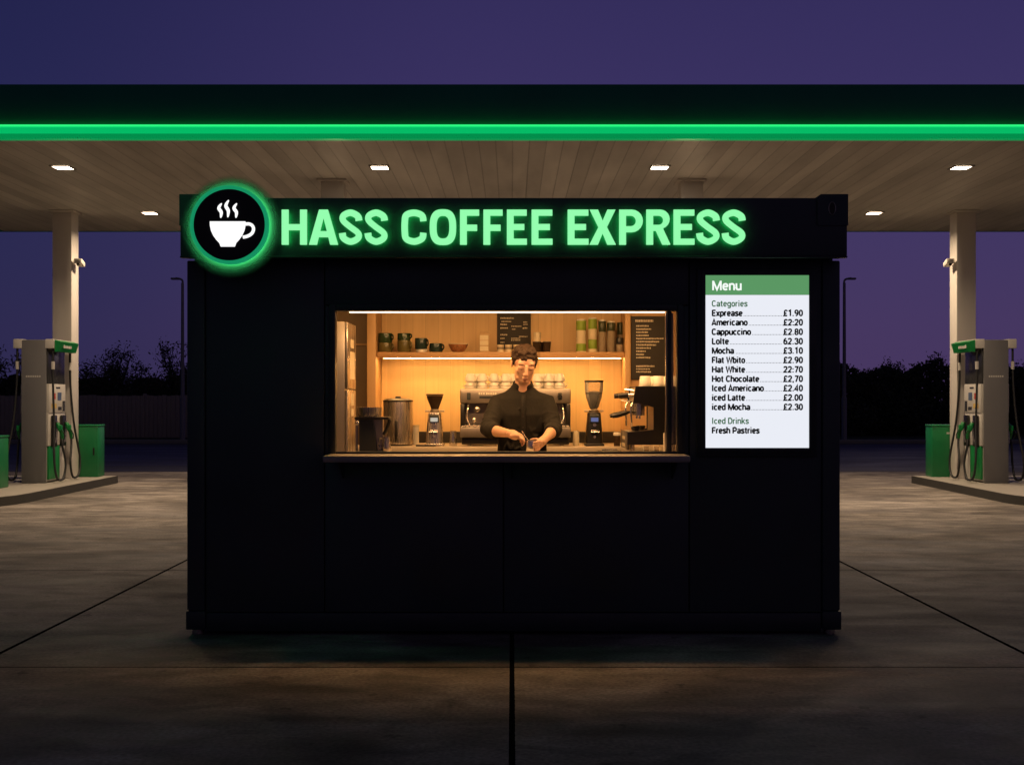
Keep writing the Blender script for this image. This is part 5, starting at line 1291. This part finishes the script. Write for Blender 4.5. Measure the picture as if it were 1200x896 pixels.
# darker, bluer at left; warmer behind the camera, brightened to lift dark fronts
mr = n.new('ShaderNodeMapRange'); l.new(sx.outputs['X'], mr.inputs['Value']); mr.interpolation_type = 'SMOOTHSTEP'
mr.inputs['From Min'].default_value = -.45; mr.inputs['From Max'].default_value = .0
mx1 = n.new('ShaderNodeMix'); mx1.data_type = 'RGBA'; l.new(mr.outputs[0], mx1.inputs['Factor']); mx1.inputs['A'].default_value = (.42, .60, .66, 1); mx1.inputs['B'].default_value = (1, 1, 1, 1)
mr2 = n.new('ShaderNodeMapRange'); l.new(sx.outputs['Y'], mr2.inputs['Value']); mr2.interpolation_type = 'SMOOTHSTEP'
mr2.inputs['From Min'].default_value = -.5; mr2.inputs['From Max'].default_value = .7
mx2 = n.new('ShaderNodeMix'); mx2.data_type = 'RGBA'; l.new(mr2.outputs[0], mx2.inputs['Factor']); mx2.inputs['A'].default_value = (1.30, 1.25, .66, 1); mx2.inputs['B'].default_value = (1, 1, 1, 1)
ml1 = n.new('ShaderNodeMix'); ml1.data_type = 'RGBA'; ml1.blend_type = 'MULTIPLY'; ml1.inputs['Factor'].default_value = 1; l.new(mx1.outputs['Result'], ml1.inputs['A']); l.new(mx2.outputs['Result'], ml1.inputs['B'])
ml2 = n.new('ShaderNodeMix'); ml2.data_type = 'RGBA'; ml2.blend_type = 'MULTIPLY'; ml2.inputs['Factor'].default_value = 1; l.new(rp.outputs[0], ml2.inputs['A']); l.new(ml1.outputs['Result'], ml2.inputs['B'])
sky = n.new('ShaderNodeTexSky'); sky.sky_type = 'NISHITA'; sky.sun_disc = False; sky.sun_elevation = R(-3); sky.sun_rotation = R(20); sky.air_density = 1.2; sky.dust_density = .6
mxs = n.new('ShaderNodeMix'); mxs.data_type = 'RGBA'; mxs.blend_type = 'ADD'; mxs.inputs['Factor'].default_value = .004
l.new(ml2.outputs['Result'], mxs.inputs['A']); l.new(sky.outputs[0], mxs.inputs['B']); l.new(mxs.outputs['Result'], bg.inputs[0])
sl = bpy.data.lights.new('sun', 'SUN'); sl.energy = .02; sl.angle = R(12); sl.color = (1, .8, .75)
so = bpy.data.objects.new('sun', sl); COL.objects.link(so); so.rotation_euler = (R(80), 0, R(160))

# ------------------------------------------------------------------ camera, output
cd = bpy.data.cameras.new('camera'); cd.sensor_width = 36; cd.sensor_fit = 'HORIZONTAL'; cd.lens = F / 1200 * 36; cd.shift_y = (CY - 448) / 1200; cd.clip_end = 1500; cd.clip_start = .05
co_ = bpy.data.objects.new('camera', cd); COL.objects.link(co_); co_.location = (0, 0, CZ); co_.rotation_euler = (R(90), 0, 0); S.camera = co_
S.view_settings.view_transform = 'Standard'; S.view_settings.look = 'None'; S.view_settings.exposure = 0; S.view_settings.gamma = 1; S.view_settings.use_curve_mapping = False
S.render.engine = 'CYCLES'
cy = S.cycles
cy.use_denoising = True
try: cy.denoiser = 'OPENIMAGEDENOISE'
except Exception: pass
cy.max_bounces = 8; cy.diffuse_bounces = 4; cy.glossy_bounces = 4; cy.transmission_bounces = 4; cy.transparent_max_bounces = 8
cy.sample_clamp_indirect = 4; cy.caustics_reflective = False; cy.caustics_refractive = False
